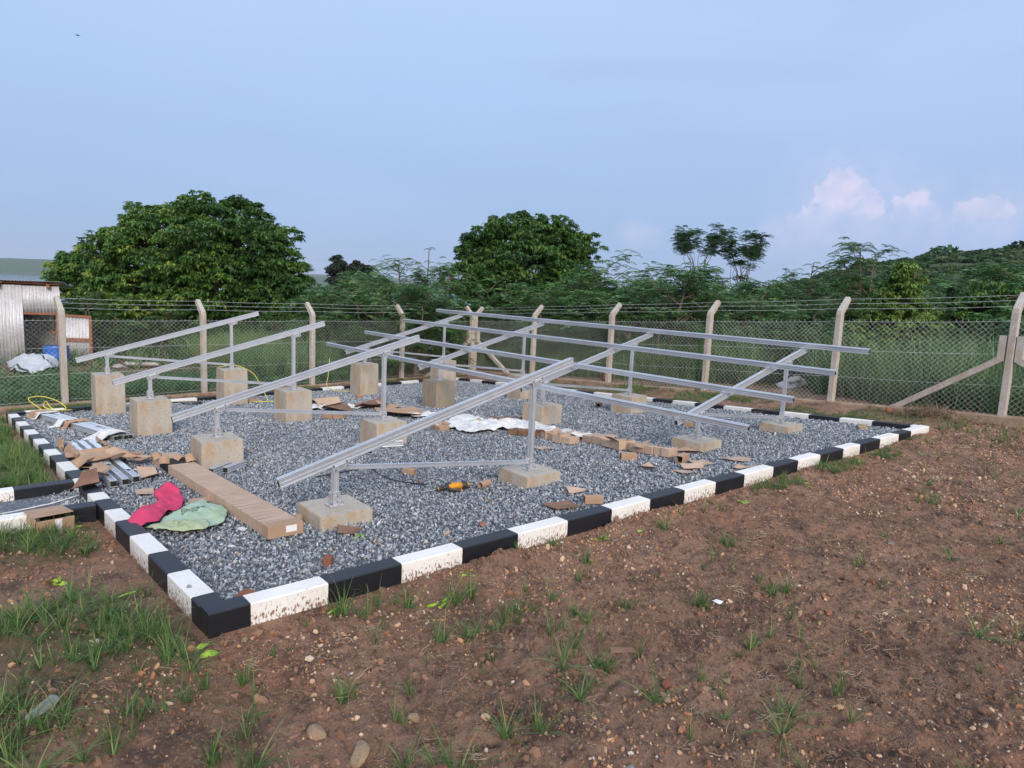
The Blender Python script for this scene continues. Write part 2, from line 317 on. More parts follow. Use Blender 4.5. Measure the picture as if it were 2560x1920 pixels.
# ------------------------------------------------------------------ ground heights
FH = (0.65448724, 0.75607305); RH = (0.75607305, -0.65448724)
ridge_s = np.array([-400, -40, 30, 50, 57.5, 66.4, 73.3, 78.3, 85.7, 92.2, 98.1, 104.1, 109.3, 118, 140, 190, 400])
ridge_z = np.array([-30, -28, -8, -1, 1.6, 4.9, 7.5, 8.8, 10.6, 11.8, 12.7, 13.6, 14.5, 15.8, 18, 20, 18])
def g(x, y): return -.105-.066*y                                  # top of the gravel
def T(x, y):
    x = np.asarray(x, float); y = np.asarray(y, float)
    yb = np.clip(y, -1.28, 9.6)
    out_r = -.10-.066*np.clip(y, -1.2, 9.6)-.02*np.clip(y-9.6, 0, 12)+.08*sst(8.1, 9.3, x)-.0
    out_l = -.17-.068*yb
    front = -.085+.085*sst(6.5, 9.4, x)+0*x
    backo = -.12-.066*np.clip(y, 0, 9.6)-.02*np.clip(y-9.6, 0, 12)
    inside = g(x, yb)-.035
    z = np.where(x < -1.22, out_l, np.where(x > 7.9, out_r, inside))
    z = np.where(y > 8.6+.125*(x+1.3), backo, z)
    z = z*(1-sst(-1.20, -1.32, y))+front*sst(-1.20, -1.32, y)
    s = (x+2.25)*RH[0]+(y+4.51)*RH[1]; t = (x+2.25)*FH[0]+(y+4.51)*FH[1]
    D = np.sqrt((x-3)**2+(y-3)**2)
    z = z-np.clip(D-24, 0, None)*.042
    z = np.maximum(z, -27)
    rz = np.interp(s, ridge_s, ridge_z)
    up = sst(48, 150, t)*(1-sst(155, 330, t)*.8)
    hill = np.where(rz > z, (rz-z), 0)*up
    z = z+hill*(1+.0*t)+np.clip(hill, 0, 6)*.13*fbm(x*.05+3, y*.05, 4)
    return z
def veg(x, y):
    """where grass grows: 0 bare soil .. 1 green"""
    x = np.asarray(x, float); y = np.asarray(y, float)
    n = fbm(x*1.1+9, y*1.1+4, 3)
    left = sst(-1.25, -1.5, x)*np.clip(.25+n*3.2+.55*sst(2.3, 2.7, y)+.2*sst(-2.6, -.5, y)*sst(-.2,.3,1-y*.9), 0, 1)
    left = left*sst(-2.2, -1.2, y+.45*x+1.2)
    far_ = np.where((y > 9.6+.125*(x+.4)) | (x > 9.6), 1.0, 0.0)
    rstrip = sst(8.1, 8.4, x)*(1-far_)*np.clip(.25+n*3, 0, 1)*sst(-1.8, -.6, y)
    bstrip = np.where(y > 8.7+.14*(x+1.28), 1, 0)*np.clip(n*3, 0, 1)*.6
    return np.clip(np.maximum.reduce([left, far_*np.clip(.7+n*2, 0, 1), rstrip, bstrip]), 0, 1)
def lines(segs):
    out = []
    for a, b, d in segs: out += list(np.arange(a, b, d))
    return np.array(out)
def grow(start, d, end, sgn, k=1.22):
    o = []; x = start
    while abs(x) < end: x += sgn*d; d *= k; o.append(x)
    return np.array(o)
gxs = np.concatenate([grow(-4.2, .08, 3500, -1)[::-1], lines([(-4.2, -3, .04), (-3, 1.2, .013), (1.2, 4, .018), (4, 11, .03)]), grow(11, .05, 3500, 1)])
gys = np.concatenate([grow(-4.2, .08, 3500, -1)[::-1], lines([(-4.2, -1.24, .014), (-1.24, 1.2, .03), (1.2, 10, .06), (10, 26, .12)]), grow(26, .14, 3500, 1)])
XX, YY = np.meshgrid(gxs, gys); ZZ = T(XX, YY)
near = (XX > -6) & (XX < 13) & (YY > -6) & (YY < 12)
outk = ((YY < -1.30) | (XX < -1.30) | (XX > 7.98)).astype(float)*near
edge = np.clip(np.minimum(np.abs(YY+1.3), 99)*6, 0, 1)
lump = .055*fbm(XX*1.7, YY*1.7, 3)+.050*fbm(XX*6, YY*6, 3)*(.5+1.2*vn(XX*1.1+50, YY*1.1))+.044*fbm(XX*19, YY*19, 3)*(.35+1.1*vn(XX*2.1+5, YY*2.1))+.019*fbm(XX*55, YY*55, 2)
foot = np.zeros_like(XX)
for k in range(46):                                               # foot prints and small pits pressed into the damp soil
    fx = rng.uniform(-3, 8); fy = rng.uniform(-4, -1.5); a = rng.uniform(0, 3.14); u = (XX-fx)*math.cos(a)+(YY-fy)*math.sin(a); v = -(XX-fx)*math.sin(a)+(YY-fy)*math.cos(a)
    dd = np.sqrt((u/.13)**2+(v/.05)**2); foot -= rng.uniform(.010, .022)*(1-sst(.6, 1.15, dd))-.007*np.exp(-((dd-1.35)/.22)**2)
bank = .055*np.exp(-((YY+1.36)/.10)**2)*np.clip(vn(XX*2.3+3, XX*0)*1.8-.7, 0, 1)
ZZ = ZZ+outk*(lump+foot*(YY < -1.3)+bank*(XX > -1.2)*(YY < -1.3))
nx, ny = len(gxs), len(gys); idx = np.arange(nx*ny).reshape(ny, nx)
F = np.stack([idx[:-1,:-1], idx[:-1,1:], idx[1:,1:], idx[1:,:-1]], -1).reshape(-1, 4)
DD = np.hypot(XX-3, YY-3)
me = npmesh('ground', np.stack([XX, YY, ZZ], -1).reshape(-1, 3), F, True, {'veg': veg(XX, YY).ravel(), 'far': sst(14, 40, DD).ravel()})
def ground_nodes():
    m = bpy.data.materials.new('soil and ground cover'); m.use_nodes = True; t = m.node_tree; b = t.nodes['Principled BSDF']; b.inputs['Roughness'].default_value = .95; b.inputs['Specular IOR Level'].default_value = .25
    tcn = t.nodes.new('ShaderNodeTexCoord')
    def nz(sc, det=5, ro=.6):
        n = t.nodes.new('ShaderNodeTexNoise'); n.inputs['Scale'].default_value = sc; n.inputs['Detail'].default_value = det; n.inputs['Roughness'].default_value = ro; t.links.new(tcn.outputs['Object'], n.inputs[0]); return n.outputs[0]
    def rg(v, a, c):
        r = t.nodes.new('ShaderNodeMapRange'); r.inputs[1].default_value = a; r.inputs[2].default_value = c; t.links.new(v, r.inputs[0]); return r.outputs[0]
    def mx(f, a, c):
        x = t.nodes.new('ShaderNodeMix'); x.data_type = 'RGBA'; t.links.new(f, x.inputs[0])
        for s, v in ((x.inputs[6], a), (x.inputs[7], c)):
            if isinstance(v, tuple): s.default_value = (*v, 1)
            else: t.links.new(v, s)
        return x.outputs[2]
    c = mx(rg(nz(1.3, 5), .38, .62), (.265,.158,.108), (.37,.222,.152))
    c = mx(rg(nz(.55, 4), .52, .66), c, (.38,.185,.112))
    c = mx(rg(nz(3.2, 6, .7), .50, .62), c, (.135,.085,.062)); c = mx(rg(nz(14, 6, .7), .52, .68), c, (.10,.064,.048))
    c = mx(rg(nz(60, 4), .56, .72), c, (.42,.28,.20)); c = mx(rg(nz(130, 5, .7), .54, .72), c, (.08,.05,.038))
    gc = mx(rg(nz(.5, 6), .35, .65), (.030,.062,.018), (.075,.10,.035))
    gfar = mx(rg(nz(.05, 6), .4, .62), (.035,.068,.025), (.09,.105,.045))
    gfar = mx(rg(nz(.021, 4), .60, .66), gfar, (.20,.15,.09))
    a1 = t.nodes.new('ShaderNodeAttribute'); a1.attribute_name = 'veg'; a2 = t.nodes.new('ShaderNodeAttribute'); a2.attribute_name = 'far'
    v1 = t.nodes.new('ShaderNodeMath'); v1.operation = 'MULTIPLY'; v1.inputs[1].default_value = .55; t.links.new(a1.outputs['Fac'], v1.inputs[0])
    c = mx(v1.outputs[0], c, gc); c = mx(a2.outputs['Fac'], c, gfar); t.links.new(c, b.inputs['Base Color'])
    q = t.nodes.new('ShaderNodeBump'); q.inputs['Strength'].default_value = 1; q.inputs['Distance'].default_value = .022; t.links.new(nz(95, 8, .75), q.inputs['Height'])
    q2 = t.nodes.new('ShaderNodeBump'); q2.inputs['Strength'].default_value = .6; q2.inputs['Distance'].default_value = .03; t.links.new(nz(14, 6, .6), q2.inputs['Height']); t.links.new(q.outputs[0], q2.inputs['Normal']); t.links.new(q2.outputs[0], b.inputs['Normal'])
    return m
tag(link('ground', me, ground_nodes()), kind='structure')
from mathutils.bvhtree import BVHTree
def Zg(x, y):
    i = min(max(np.searchsorted(gxs, x)-1, 0), nx-2); j = min(max(np.searchsorted(gys, y)-1, 0), ny-2)
    a = (x-gxs[i])/(gxs[i+1]-gxs[i]); b = (y-gys[j])/(gys[j+1]-gys[j])
    return float((ZZ[j,i]*(1-a)+ZZ[j,i+1]*a)*(1-b)+(ZZ[j+1,i]*(1-a)+ZZ[j+1,i+1]*a)*b)
def Zgv(x, y):
    i = np.clip(np.searchsorted(gxs, x)-1, 0, nx-2); j = np.clip(np.searchsorted(gys, y)-1, 0, ny-2)
    a = (x-gxs[i])/(gxs[i+1]-gxs[i]); b = (y-gys[j])/(gys[j+1]-gys[j])
    return (ZZ[j,i]*(1-a)+ZZ[j,i+1]*a)*(1-b)+(ZZ[j+1,i]*(1-a)+ZZ[j+1,i+1]*a)*b

# lake and far shore
mb = MB(); mb.add([(-7500,-7500,-25.5),(7500,-7500,-25.5),(7500,7500,-25.5),(-7500,7500,-25.5)], [(0,1,2,3)])
lake = mb.build('lake', mat('lake water', (.05,.09,.13), .12, bump=(.12, .3, .3)), recalc=False); tag(lake, kind='structure')
def far_shore(t0, s, z, name, col, depth):
    S_ = np.linspace(s[0], s[-1], 220); Zr = np.interp(S_, s, z)+fbm(S_*.012, S_*0+t0, 5)*np.clip(np.interp(S_, s, z)+26, 0, 30)*.25
    V = []; rows = 7
    for k in range(rows):
        u = k/(rows-1); h = math.sin(min(u*1.6, 1)*math.pi/2) if u < .63 else 1-(u-.63)*1.2
        for a, zz in zip(S_, Zr): V.append((-2.25+RH[0]*a+FH[0]*(t0+depth*u), -4.51+RH[1]*a+FH[1]*(t0+depth*u), -25.7+(zz+25.7)*h+(fbm(a*.03, u*9+t0, 3)*4*(h > .1)*(h < .95))))
    n = 220; F_ = [(k*n+i, k*n+i+1, (k+1)*n+i+1, (k+1)*n+i) for k in range(rows-1) for i in range(n-1)]
    tag(link(name, npmesh(name, V, F_, True), mat(name+' cover', col, .95, noise=(.012, (.06,.085,.04), .5, 6))), kind='structure')
far_shore(2100, [-2600,-2022,-1715,-1623,-1530,-1407,-1200,-900,-670,-500,-178,300,1200], [22,23,29,27,20,12,11,13,13,12,9,6,4], 'far_shore', (.04,.085,.045), 900)
far_shore(4300, [-4200,-3000,-2000,-1400,-1150,-600,0,2000], [40,40,34,34,38,28,20,20], 'far_hills', (.04,.06,.035), 1200)

# ------------------------------------------------------------------ scatter (for stuff only)
def proto(name, me, m):
    me.materials.append(m); o = bpy.data.objects.new(name, me); return o
def scatter(name, pts, rots, scl, protos, label=None, cat=None):
    n = len(pts); me = bpy.data.meshes.new(name); me.vertices.add(n); me.vertices.foreach_set('co', np.asarray(pts, np.float32).ravel())
    a = me.attributes.new('rot', 'FLOAT_VECTOR', 'POINT'); a.data.foreach_set('vector', np.asarray(rots, np.float32).ravel())
    a = me.attributes.new('scl', 'FLOAT_VECTOR', 'POINT'); a.data.foreach_set('vector', np.asarray(scl, np.float32).ravel())
    a = me.attributes.new('idx', 'INT', 'POINT'); a.data.foreach_set('value', rng.integers(0, len(protos), n).astype(np.int32))
    o = link(name, me); ng = bpy.data.node_groups.new(name, 'GeometryNodeTree')
    ng.interface.new_socket('Geometry', in_out='INPUT', socket_type='NodeSocketGeometry'); ng.interface.new_socket('Geometry', in_out='OUTPUT', socket_type='NodeSocketGeometry')
    A = ng.nodes; K = ng.links; gi = A.new('NodeGroupInput'); go = A.new('NodeGroupOutput')
    ip = A.new('GeometryNodeInstanceOnPoints'); jn = A.new('GeometryNodeJoinGeometry')
    for p in protos:
        oi = A.new('GeometryNodeObjectInfo'); oi.inputs['Object'].default_value = p; oi.inputs['As Instance'].default_value = True; K.new(oi.outputs['Geometry'], jn.inputs[0])
    K.new(gi.outputs[0], ip.inputs['Points']); K.new(jn.outputs[0], ip.inputs['Instance']); ip.inputs['Pick Instance'].default_value = True
    def na(nm, ty):
        q = A.new('GeometryNodeInputNamedAttribute'); q.data_type = ty; q.inputs[0].default_value = nm; return q.outputs[0]
    K.new(na('idx', 'INT'), ip.inputs['Instance Index']); er = A.new('FunctionNodeEulerToRotation'); K.new(na('rot', 'FLOAT_VECTOR'), er.inputs[0]); K.new(er.outputs[0], ip.inputs['Rotation']); K.new(na('scl', 'FLOAT_VECTOR'), ip.inputs['Scale'])
    K.new(ip.outputs[0], go.inputs[0]); md = o.modifiers.new('scatter', 'NODES'); md.node_group = ng
    return tag(o, kind='stuff', label=label, cat=cat)
def rock_mesh(name, seed, sub=1, rough=.28, flat=.65):
    bm = bmesh.new(); bmesh.ops.create_icosphere(bm, subdivisions=sub, radius=1); r = random.Random(seed)
    pl = [(Vector((r.uniform(-1,1), r.uniform(-1,1), r.uniform(-1,1))).normalized(), r.uniform(.46, .80)) for _ in range(9)]
    for v in bm.verts:
        for n, d in pl:
            k = v.co.dot(n)-d
            if k > 0: v.co -= n*k
        v.co += Vector((r.uniform(-1,1), r.uniform(-1,1), r.uniform(-1,1)))*rough*.35; v.co.z *= flat; v.co.y *= .8
    me = bpy.data.meshes.new(name); bm.to_mesh(me); bm.free(); return me

# ------------------------------------------------------------------ gravel
stones = [proto('stone_shape', rock_mesh('stone_shape', 20+i, 1, .25, .7), M['stone']) for i in range(6)]
def in_bed(x, y):
    yt = 8.36+.125*(x+1.28)
    return ((x > -1.16) & (x < 7.83) & (y > -1.17) & (y < yt)) | ((x < -1.27) & (x > -4.5) & (y > 1.45) & (y < 2.33)) | ((x >= -1.27) & (x <= -1.16) & (y > 1.5) & (y < 2.3))
def gravel_pts(n, x0, x1, y0, y1):
    x = rng.uniform(x0, x1, n); y = rng.uniform(y0, y1, n); k = in_bed(x, y)
    for bx in (0, 1.914, 4.505, 6.419):
        for by in range(4): k &= ~((np.abs(x-bx) < .19) & (np.abs(y-by*2.602) < .19))
    return x[k], y[k]
xs, ys = gravel_pts(400000, -4.5, 7.85, -1.2, 9.55)
d = np.hypot(xs+2.25, ys+4.5); keep = rng.random(len(xs)) < np.where(d < 9, 1.0, .72); xs, ys, d = xs[keep], ys[keep], d[keep]
sz = rng.lognormal(math.log(.0098), .30, len(xs))*np.where(d > 9, 1.18, 1); pth = xs < -1.2
zg = g(xs, ys)-.006+rng.uniform(-.010, .010, len(xs))+.018*fbm(xs*1.3, ys*1.3, 3)-.05*pth*sst(-1.2, -1.6, xs)
scatter('gravel', np.stack([xs, ys, zg], 1), rng.uniform(-3.14, 3.14, (len(xs), 3))*np.array([.45, .45, 1]), np.stack([sz*rng.uniform(.75, 1.5, len(xs)), sz, sz*rng.uniform(.8, 1.2, len(xs))], 1), stones,
        'loose grey crushed stone filling the kerbed bed and the short path', 'gravel')
gb = MB(); gb.add([(-1.17,-1.17,g(0,-1.17)-.022),(7.84,-1.17,g(0,-1.17)-.022),(7.84,9.5,g(0,9.5)-.022),(-1.17,8.36,g(0,8.36)-.022)], [(0,1,2,3)]); gb.add([(-4.6,1.44,g(0,1.44)-.082),(-1.17,1.44,g(0,1.44)-.03),(-1.17,2.34,g(0,2.34)-.03),(-4.6,2.34,g(0,2.34)-.082)], [(0,1,2,3)])
tag(gb.build('gravel_base', mat('stone dust', (.07,.08,.095), .95, noise=(60, (.20,.225,.26), .6, 4), bump=(90, .8, .01)), recalc=False), kind='structure')
del gb

# ------------------------------------------------------------------ kerbs
def kerb_run(p0, p1, stops, first_white, width, ztop, label, depth=.34, inner=1, soil=None, zoff=0):
    """bands along p0->p1 at the given distances; ztop(x,y) top height; width to the left (inner=1) of the direction"""
    p0 = Vector((*p0, 0)); p1 = Vector((*p1, 0)); d = (p1-p0).normalized(); nrm = Vector((-d.y, d.x, 0))*inner
    mid = (p0+p1)/2; root = empty('painted_kerb', (mid.x, mid.y, ztop(mid.x, mid.y)-.15), label=label, cat='kerb', group='black and white painted kerb runs'); wh = first_white
    for a, b in zip(stops[:-1], stops[1:]):
        n = max(2, int((b-a)/.06)); V = []; H = []
        prof = [(0, -depth), (0, -.20), (0, -.14), (0, -.08), (0, -.030), (.0005, -.007), (.007, -.0005), (width*.5, .0), (width-.007, -.0005), (width-.0005, -.007), (width, -.05), (width, -depth)]
        a_ = a+.0012; b_ = b-.0012
        for i in range(n+1):
            q = p0+d*(a_+(b_-a_)*i/n); zt = ztop(q.x, q.y)
            for j, (u, h) in enumerate(prof):
                wob = .0018*float(fbm(np.array(q.x*5+q.y*5+j), np.array(u*20+h*8+j*.7), 2))*2; wz = .004*float(fbm(np.array(q.x*3+7), np.array(q.y*3+u*9), 2))
                P = q+nrm*(u+wob)+Vector((0, 0, zt+h+(wz if h > -.05 else 0))); V.append(P-root.location); so = soil(P.x, P.y) if soil else zt-.14; H.append((P.z-so)/.14)
        m = len(prof); Fs = [(i*m+j, i*m+j+1, (i+1)*m+j+1, (i+1)*m+j) for i in range(n) for j in range(m-1)]+[tuple(range(m)), tuple(range(n*m, n*m+m))[::-1]]
        me = bpy.data.meshes.new('kerb_band'); me.from_pydata([tuple(v) for v in V], [], Fs); at = me.attributes.new('hgt', 'FLOAT', 'POINT'); at.data.foreach_set('value', np.clip(np.array(H, np.float32), -1, 2))
        bm = bmesh.new(); bm.from_mesh(me); bmesh.ops.recalc_face_normals(bm, faces=bm.faces); bm.to_mesh(me); bm.free()
        link('white_band' if wh else 'black_band', me, M['kw'] if wh else M['kb'], root); wh = not wh
    return root
kt = lambda x, y: g(x, y)+.06
fs = [-1.28,-1.08,-.67,-.22,.21,.66,1.12,1.58,2.03,2.48,2.93,3.39,3.9,4.38,4.85,5.39,5.81,6.36,6.91,7.31,7.93]
kerb_run((-1.28,-1.28), (7.93,-1.28), [a+1.28 for a in fs], False, .12, lambda x, y: g(0,-1.28)+.06, 'long painted kerb in front with thick white and black bands against brown soil', soil=lambda x, y: -.095)
ls = [-1.158,-1.01,-.58,-.16,.3,.73,1.1,1.47,1.75,2.15,2.45,2.86,3.38,3.84,4.27,4.7,5.15,5.59,6.07,6.52,7.02,7.56,8.05,8.25]
kerb_run((-1.28,-1.158), (-1.28,8.25), [a+1.158 for a in ls], False, .12, kt, 'painted kerb down the left side beside the grass, crossed by the small path', inner=-1, soil=lambda x, y: -.17-.068*y)
rs = [-1.158,-1.08,-.59,-.14,.32,.78,1.26,1.76,2.32,2.78,3.22,3.7,4.15,4.66,5.17,5.68,6.19,6.7,7.21,7.72,8.23,8.69,9.15,9.42]
kerb_run((7.95,-1.158), (7.95,9.42), [a+1.158 for a in rs], True, .12, kt, 'painted kerb on the far right in front of the long fence plinth', inner=1, depth=.2)
bl = math.hypot(9.23, 1.17); bs = sorted([0]+[(4.15+1.28+.52*k)*bl/9.23 for k in range(-10, 8) if 0 < 4.15+1.28+.52*k < 9.15])+[bl*.995]
kerb_run((-1.28,8.38), (7.95,9.55), bs, (len([b for b in bs if 0 < b <= (5.43*bl/9.23)+.01]) % 2) == 0, .12, kt, 'painted kerb at the back running below the mesh fence and the tall footings', inner=-1, depth=.2)
kerb_run((-1.29,1.33), (-4.5,1.33), [0,.36,1.0,1.6,2.2,2.8,3.2], False, .12, lambda x, y: g(0,1.33)+.055-.01*(-1.28-x), 'painted kerb of the small path, nearer one, carrying a folded cardboard box', inner=-1, soil=lambda x, y: -.28)
kerb_run((-1.29,2.33), (-4.5,2.33), [0,.42,1.0,1.6,2.2,2.8,3.2], False, .12, lambda x, y: g(0,2.33)+.055-.01*(-1.28-x), 'painted kerb of the small path, farther one, next to the lush grass', inner=-1, soil=lambda x, y: -.33)

# ------------------------------------------------------------------ footings
GX = [0, 1.914, 4.505, 6.419]; GY = [0, 2.602, 5.204, 7.806]
order = {(0,0):'low square concrete footing nearest the camera, under the first short post', (1,0):'low concrete footing with a hollow under its left edge, behind the yellow power tool', (2,0):'low concrete footing at the front right under the end of the lowest long rail', (3,0):'flattest concrete footing, close to the right hand kerb corner',
 (0,1):'knee-high concrete footing beside the start of the long cardboard box', (1,1):'concrete footing partly hidden behind the nearest sloping rail', (2,1):'grey stained concrete footing just past the white foam wrap', (3,1):'concrete footing with a small black pipe end beside it, before the right back kerb',
 (0,2):'tall concrete footing standing by the open end of the wrapped rails', (1,2):'tall concrete footing with cardboard litter spilling from its right side', (2,2):'dark grey weathered concrete footing with an orange chipped corner', (3,2):'small looking concrete footing behind the crossing rails, half orange stained',
 (0,3):'tallest concrete footing on the far left near the shed', (1,3):'tall concrete footing at the back left beside the loose yellow cable', (2,3):'tall concrete footing alone by the back kerb with a stone at its foot', (3,3):'concrete footing at the very back near the fence corner post'}
for (i, j), lab in order.items():
    x, y = GX[i], GY[j]; rz = rng.uniform(-.05, .05); hw = .2; zb = g(x, y)-.08 if (i, j) != (1, 0) else g(x, y)-.03; n = 7; V = []; bm = bmesh.new(); bmesh.ops.create_cube(bm, size=1)
    bmesh.ops.subdivide_edges(bm, edges=bm.edges, cuts=8, use_grid_fill=True); sx = rng.uniform(-.01, .012); sd_ = rng.uniform(0, 50)
    for v in bm.verts:
        top = v.co.z > .49; z = -.002 if top else zb+(-zb)*(v.co.z+.5); xx = v.co.x*2*hw*(1+.02*(.5-v.co.z)); yy = v.co.y*2*hw*(1+.02*(.5-v.co.z))
        q = Vector((xx, yy, z)); cz = 0
        ed = max(abs(v.co.x), abs(v.co.y))
        f1 = .010*float(fbm(np.array(q.x*9+sd_), np.array(q.y*9+q.z*7), 3))
        q += Vector((v.co.x, v.co.y, 0))*f1*1.2; q.z += .006*float(fbm(np.array(q.x*11+sd_), np.array(q.y*11+3), 2)) if top else 0
        if (i, j) == (1, 0) and v.co.z < -.49: q.z += .055*float(sst(.5, .0, v.co.y+.5))*(1 if v.co.x < -.3 else .2)*0+(.06*max(0, math.sin((v.co.y+.5)*math.pi))*(v.co.x < -.4))
        v.co = q
    es = [e for e in bm.edges if len(e.link_faces) == 2 and e.calc_face_angle(0) > .9]; bmesh.ops.bevel(bm, geom=es, offset=.005, segments=2, affect='EDGES')
    me = bpy.data.meshes.new('concrete_footing'); bm.to_mesh(me); bm.free()
    for p in me.polygons: p.use_smooth = True
    try: me.set_sharp_from_angle(angle=.6)
    except Exception: pass
    o = link('concrete_footing', me, M['conc_dark'] if (i, j) == (2, 2) else M['conc'], loc=(x, y, 0)); o.rotation_euler.z = rz
    tag(o, lab, 'concrete footing', 'concrete footings set in the gravel')

# ------------------------------------------------------------------ mounting rails
SL = .265; ang = math.atan(SL); dx, dz = math.cos(ang), math.sin(ang)
def rail_prof(w_, h, g_=.0065):
    a = w_/2; # side lips and shallow grooves, top slot
    r = [(-a, 0), (-a, h*.14), (-a+g_, h*.16), (-a+g_, h*.42), (-a+g_*.2, h*.45), (-a+g_*.2, h*.50), (-a+g_, h*.53), (-a+g_, h*.80), (-a, h*.83), (-a, h), (-a*.42, h), (-a*.42, h-.009), (a*.42, h-.009), (a*.42, h)]
    r += [(-p, q) for p, q in r[:10][::-1]]
    return r
RP = rail_prof(.044, .074); PP = rail_prof(.046, .064); POST = [(-.021,-.021),(-.006,-.021),(-.006,-.016),(.006,-.016),(.006,-.021),(.021,-.021),(.021,-.006),(.016,-.006),(.016,.006),(.021,.006),(.021,.021),(.006,.021),(.006,.016),(-.006,.016),(-.006,.021),(-.021,.021),(-.021,.006),(-.016,.006),(-.016,-.006),(-.021,-.006)]
def end_shade(mb, p, side, up, w_, h, sgn, d_):     # flat black face painted as the shade inside the cut end
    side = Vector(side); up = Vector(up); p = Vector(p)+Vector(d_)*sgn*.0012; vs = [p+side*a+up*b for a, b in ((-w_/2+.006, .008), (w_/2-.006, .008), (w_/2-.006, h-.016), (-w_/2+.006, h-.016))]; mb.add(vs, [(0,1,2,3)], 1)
def frame_parts(parent, x0=0, y=0):
    """one sloping rail on its short and tall post, in the parent's space"""
    D_ = Vector((dx, 0, dz)); U = Vector((-dz, 0, dx)); Sd = Vector((0, 1, 0))
    zu = lambda x: .298+SL*(x-x0)
    a = Vector((x0-.41, y, zu(x0-.41))); b = Vector((x0+2.40, y, zu(x0+2.40)))
    mb = MB(); mb.ext(RP, a, b, Sd); end_shade(mb, a, Sd, U, .044, .074, -1, D_); end_shade(mb, b, Sd, U, .044, .074, 1, D_); mb.build('sloping_rail', [M['alu'], M['dark']], parent)
    for px, h in ((x0, .298), (x0+1.914, .805)):
        mb = MB(); mb.ext(POST, (px, y, .012), (px, y, h-.012), (1,0,0)); post = mb.build('post', M['alu'], parent)
        # base bracket: flat plate, two upright tabs, bolts
        mb = MB(); mb.box((px, y, .005), (.115, .105, .008))
        for s_ in (-1, 1):
            mb.box((px, y+s_*.026, .056), (.062, .006, .095)); mb.box((px-.036, y+s_*.013, .05), (.005, .02, .082))
        for bx, by in ((.044, .03), (-.044, -.03), (.044, -.03)): mb.tube([(px+bx, y+by, .008), (px+bx, y+by, .024)], .008, 6, 1)
        for bz in (.035, .075): mb.tube([(px, y-.042, bz), (px, y+.042, bz)], .007, 6, 1)
        mb.build('base_bracket', [M['galv'], M['bolt']], parent, bevel=0)
        # head bracket under the rail
        mb = MB(); c = Vector((px+.03, y, zu(px+.03)-.022)); Mr = Matrix.Rotation(-ang, 3, 'Y')
        for s_ in (-1, 1): mb.box(c+Vector((0, s_*.0255, 0)), (.135, .005, .048), Mr)
        mb.box(c+Vector((-dz*-.02, 0, .021)), (.135, .074, .005), Mr)
        for bx in (-.045, .05): mb.tube([c+Mr@Vector((bx, -.034, -.004)), c+Mr@Vector((bx, .034, -.004))], .0075, 6, 1)
        for bx in (-.05, .055):
            for s_ in (-1, 1): mb.tube([c+Mr@Vector((bx, s_*.031, .02)), c+Mr@Vector((bx, s_*.031, .036))], .007, 6, 1)
        mb.build('head_bracket', [M['galv'], M['bolt']], parent)
    mb = MB(); br = [(-.013, -.017), (-.013, -.006), (-.010, -.006), (-.010, .006), (-.013, .006), (-.013, .017), (.013, .017), (.013, .006), (.010, .006), (.010, -.006), (.013, -.006), (.013, -.017)]
    mb.ext(br, (x0+.075, y, zu(x0+.06)-.040), (x0+1.895, y, .072), (0,1,0)); mb.build('brace', M['alu'], parent)
fr = []
FL = ['nearest aluminium frame whose sloping rail crosses in front of everything', 'aluminium frame second from the camera, rail rising over the footing with the cardboard box', 'aluminium frame third in the left row, between the tall footings', 'farthest aluminium frame in the left row, closest to the shed']
f0 = empty('mounting_frame', (0, 0, 0)); frame_parts(f0)
for j in range(4):
    o = f0 if j == 0 else copy_tree(f0); o.location = (0, GY[j], 0); o.rotation_euler.z = [0, .004, -.006, .003][j]
    tag(o, FL[j], 'mounting frame', 'single aluminium frames not yet joined by cross rails')
rack = empty('solar_rack', (4.505, 0, 0)); tag(rack, 'large aluminium rack on the right with four long cross rails over four sloping rails', 'solar rack')
for j in range(4): frame_parts(rack, 0, GY[j])
for px_ in (-.34, .535, 1.485, 2.355):
    D_ = Vector((0, 1, 0)); U = Vector((-dz, 0, dx)); Sd = Vector((dx, 0, dz)); c = Vector((px_, 0, .298+SL*px_))+U*.0745
    a = c+D_*-.845; b = c+D_*8.73; mb = MB(); n = 2
    mb.ext(PP, a, b, Sd); end_shade(mb, a, Sd, U, .046, .064, -1, D_); end_shade(mb, b, Sd, U, .046, .064, 1, D_); mb.build('cross_rail', [M['alu'], M['dark']], rack)
    for yy in GY:
        mb = MB(); q = c+D_*yy; mb.box(q-Sd*.034+U*.004, (.03, .085, .008), Matrix.Rotation(-ang, 3, 'Y'))
        for s_ in (-1, 1): mb.tube([q+D_*s_*.034-Sd*.036, q+D_*s_*.034-Sd*.036+U*.018], .006, 6, 1)
        mb.build('rail_clamp', [M['galv'], M['bolt']], rack)

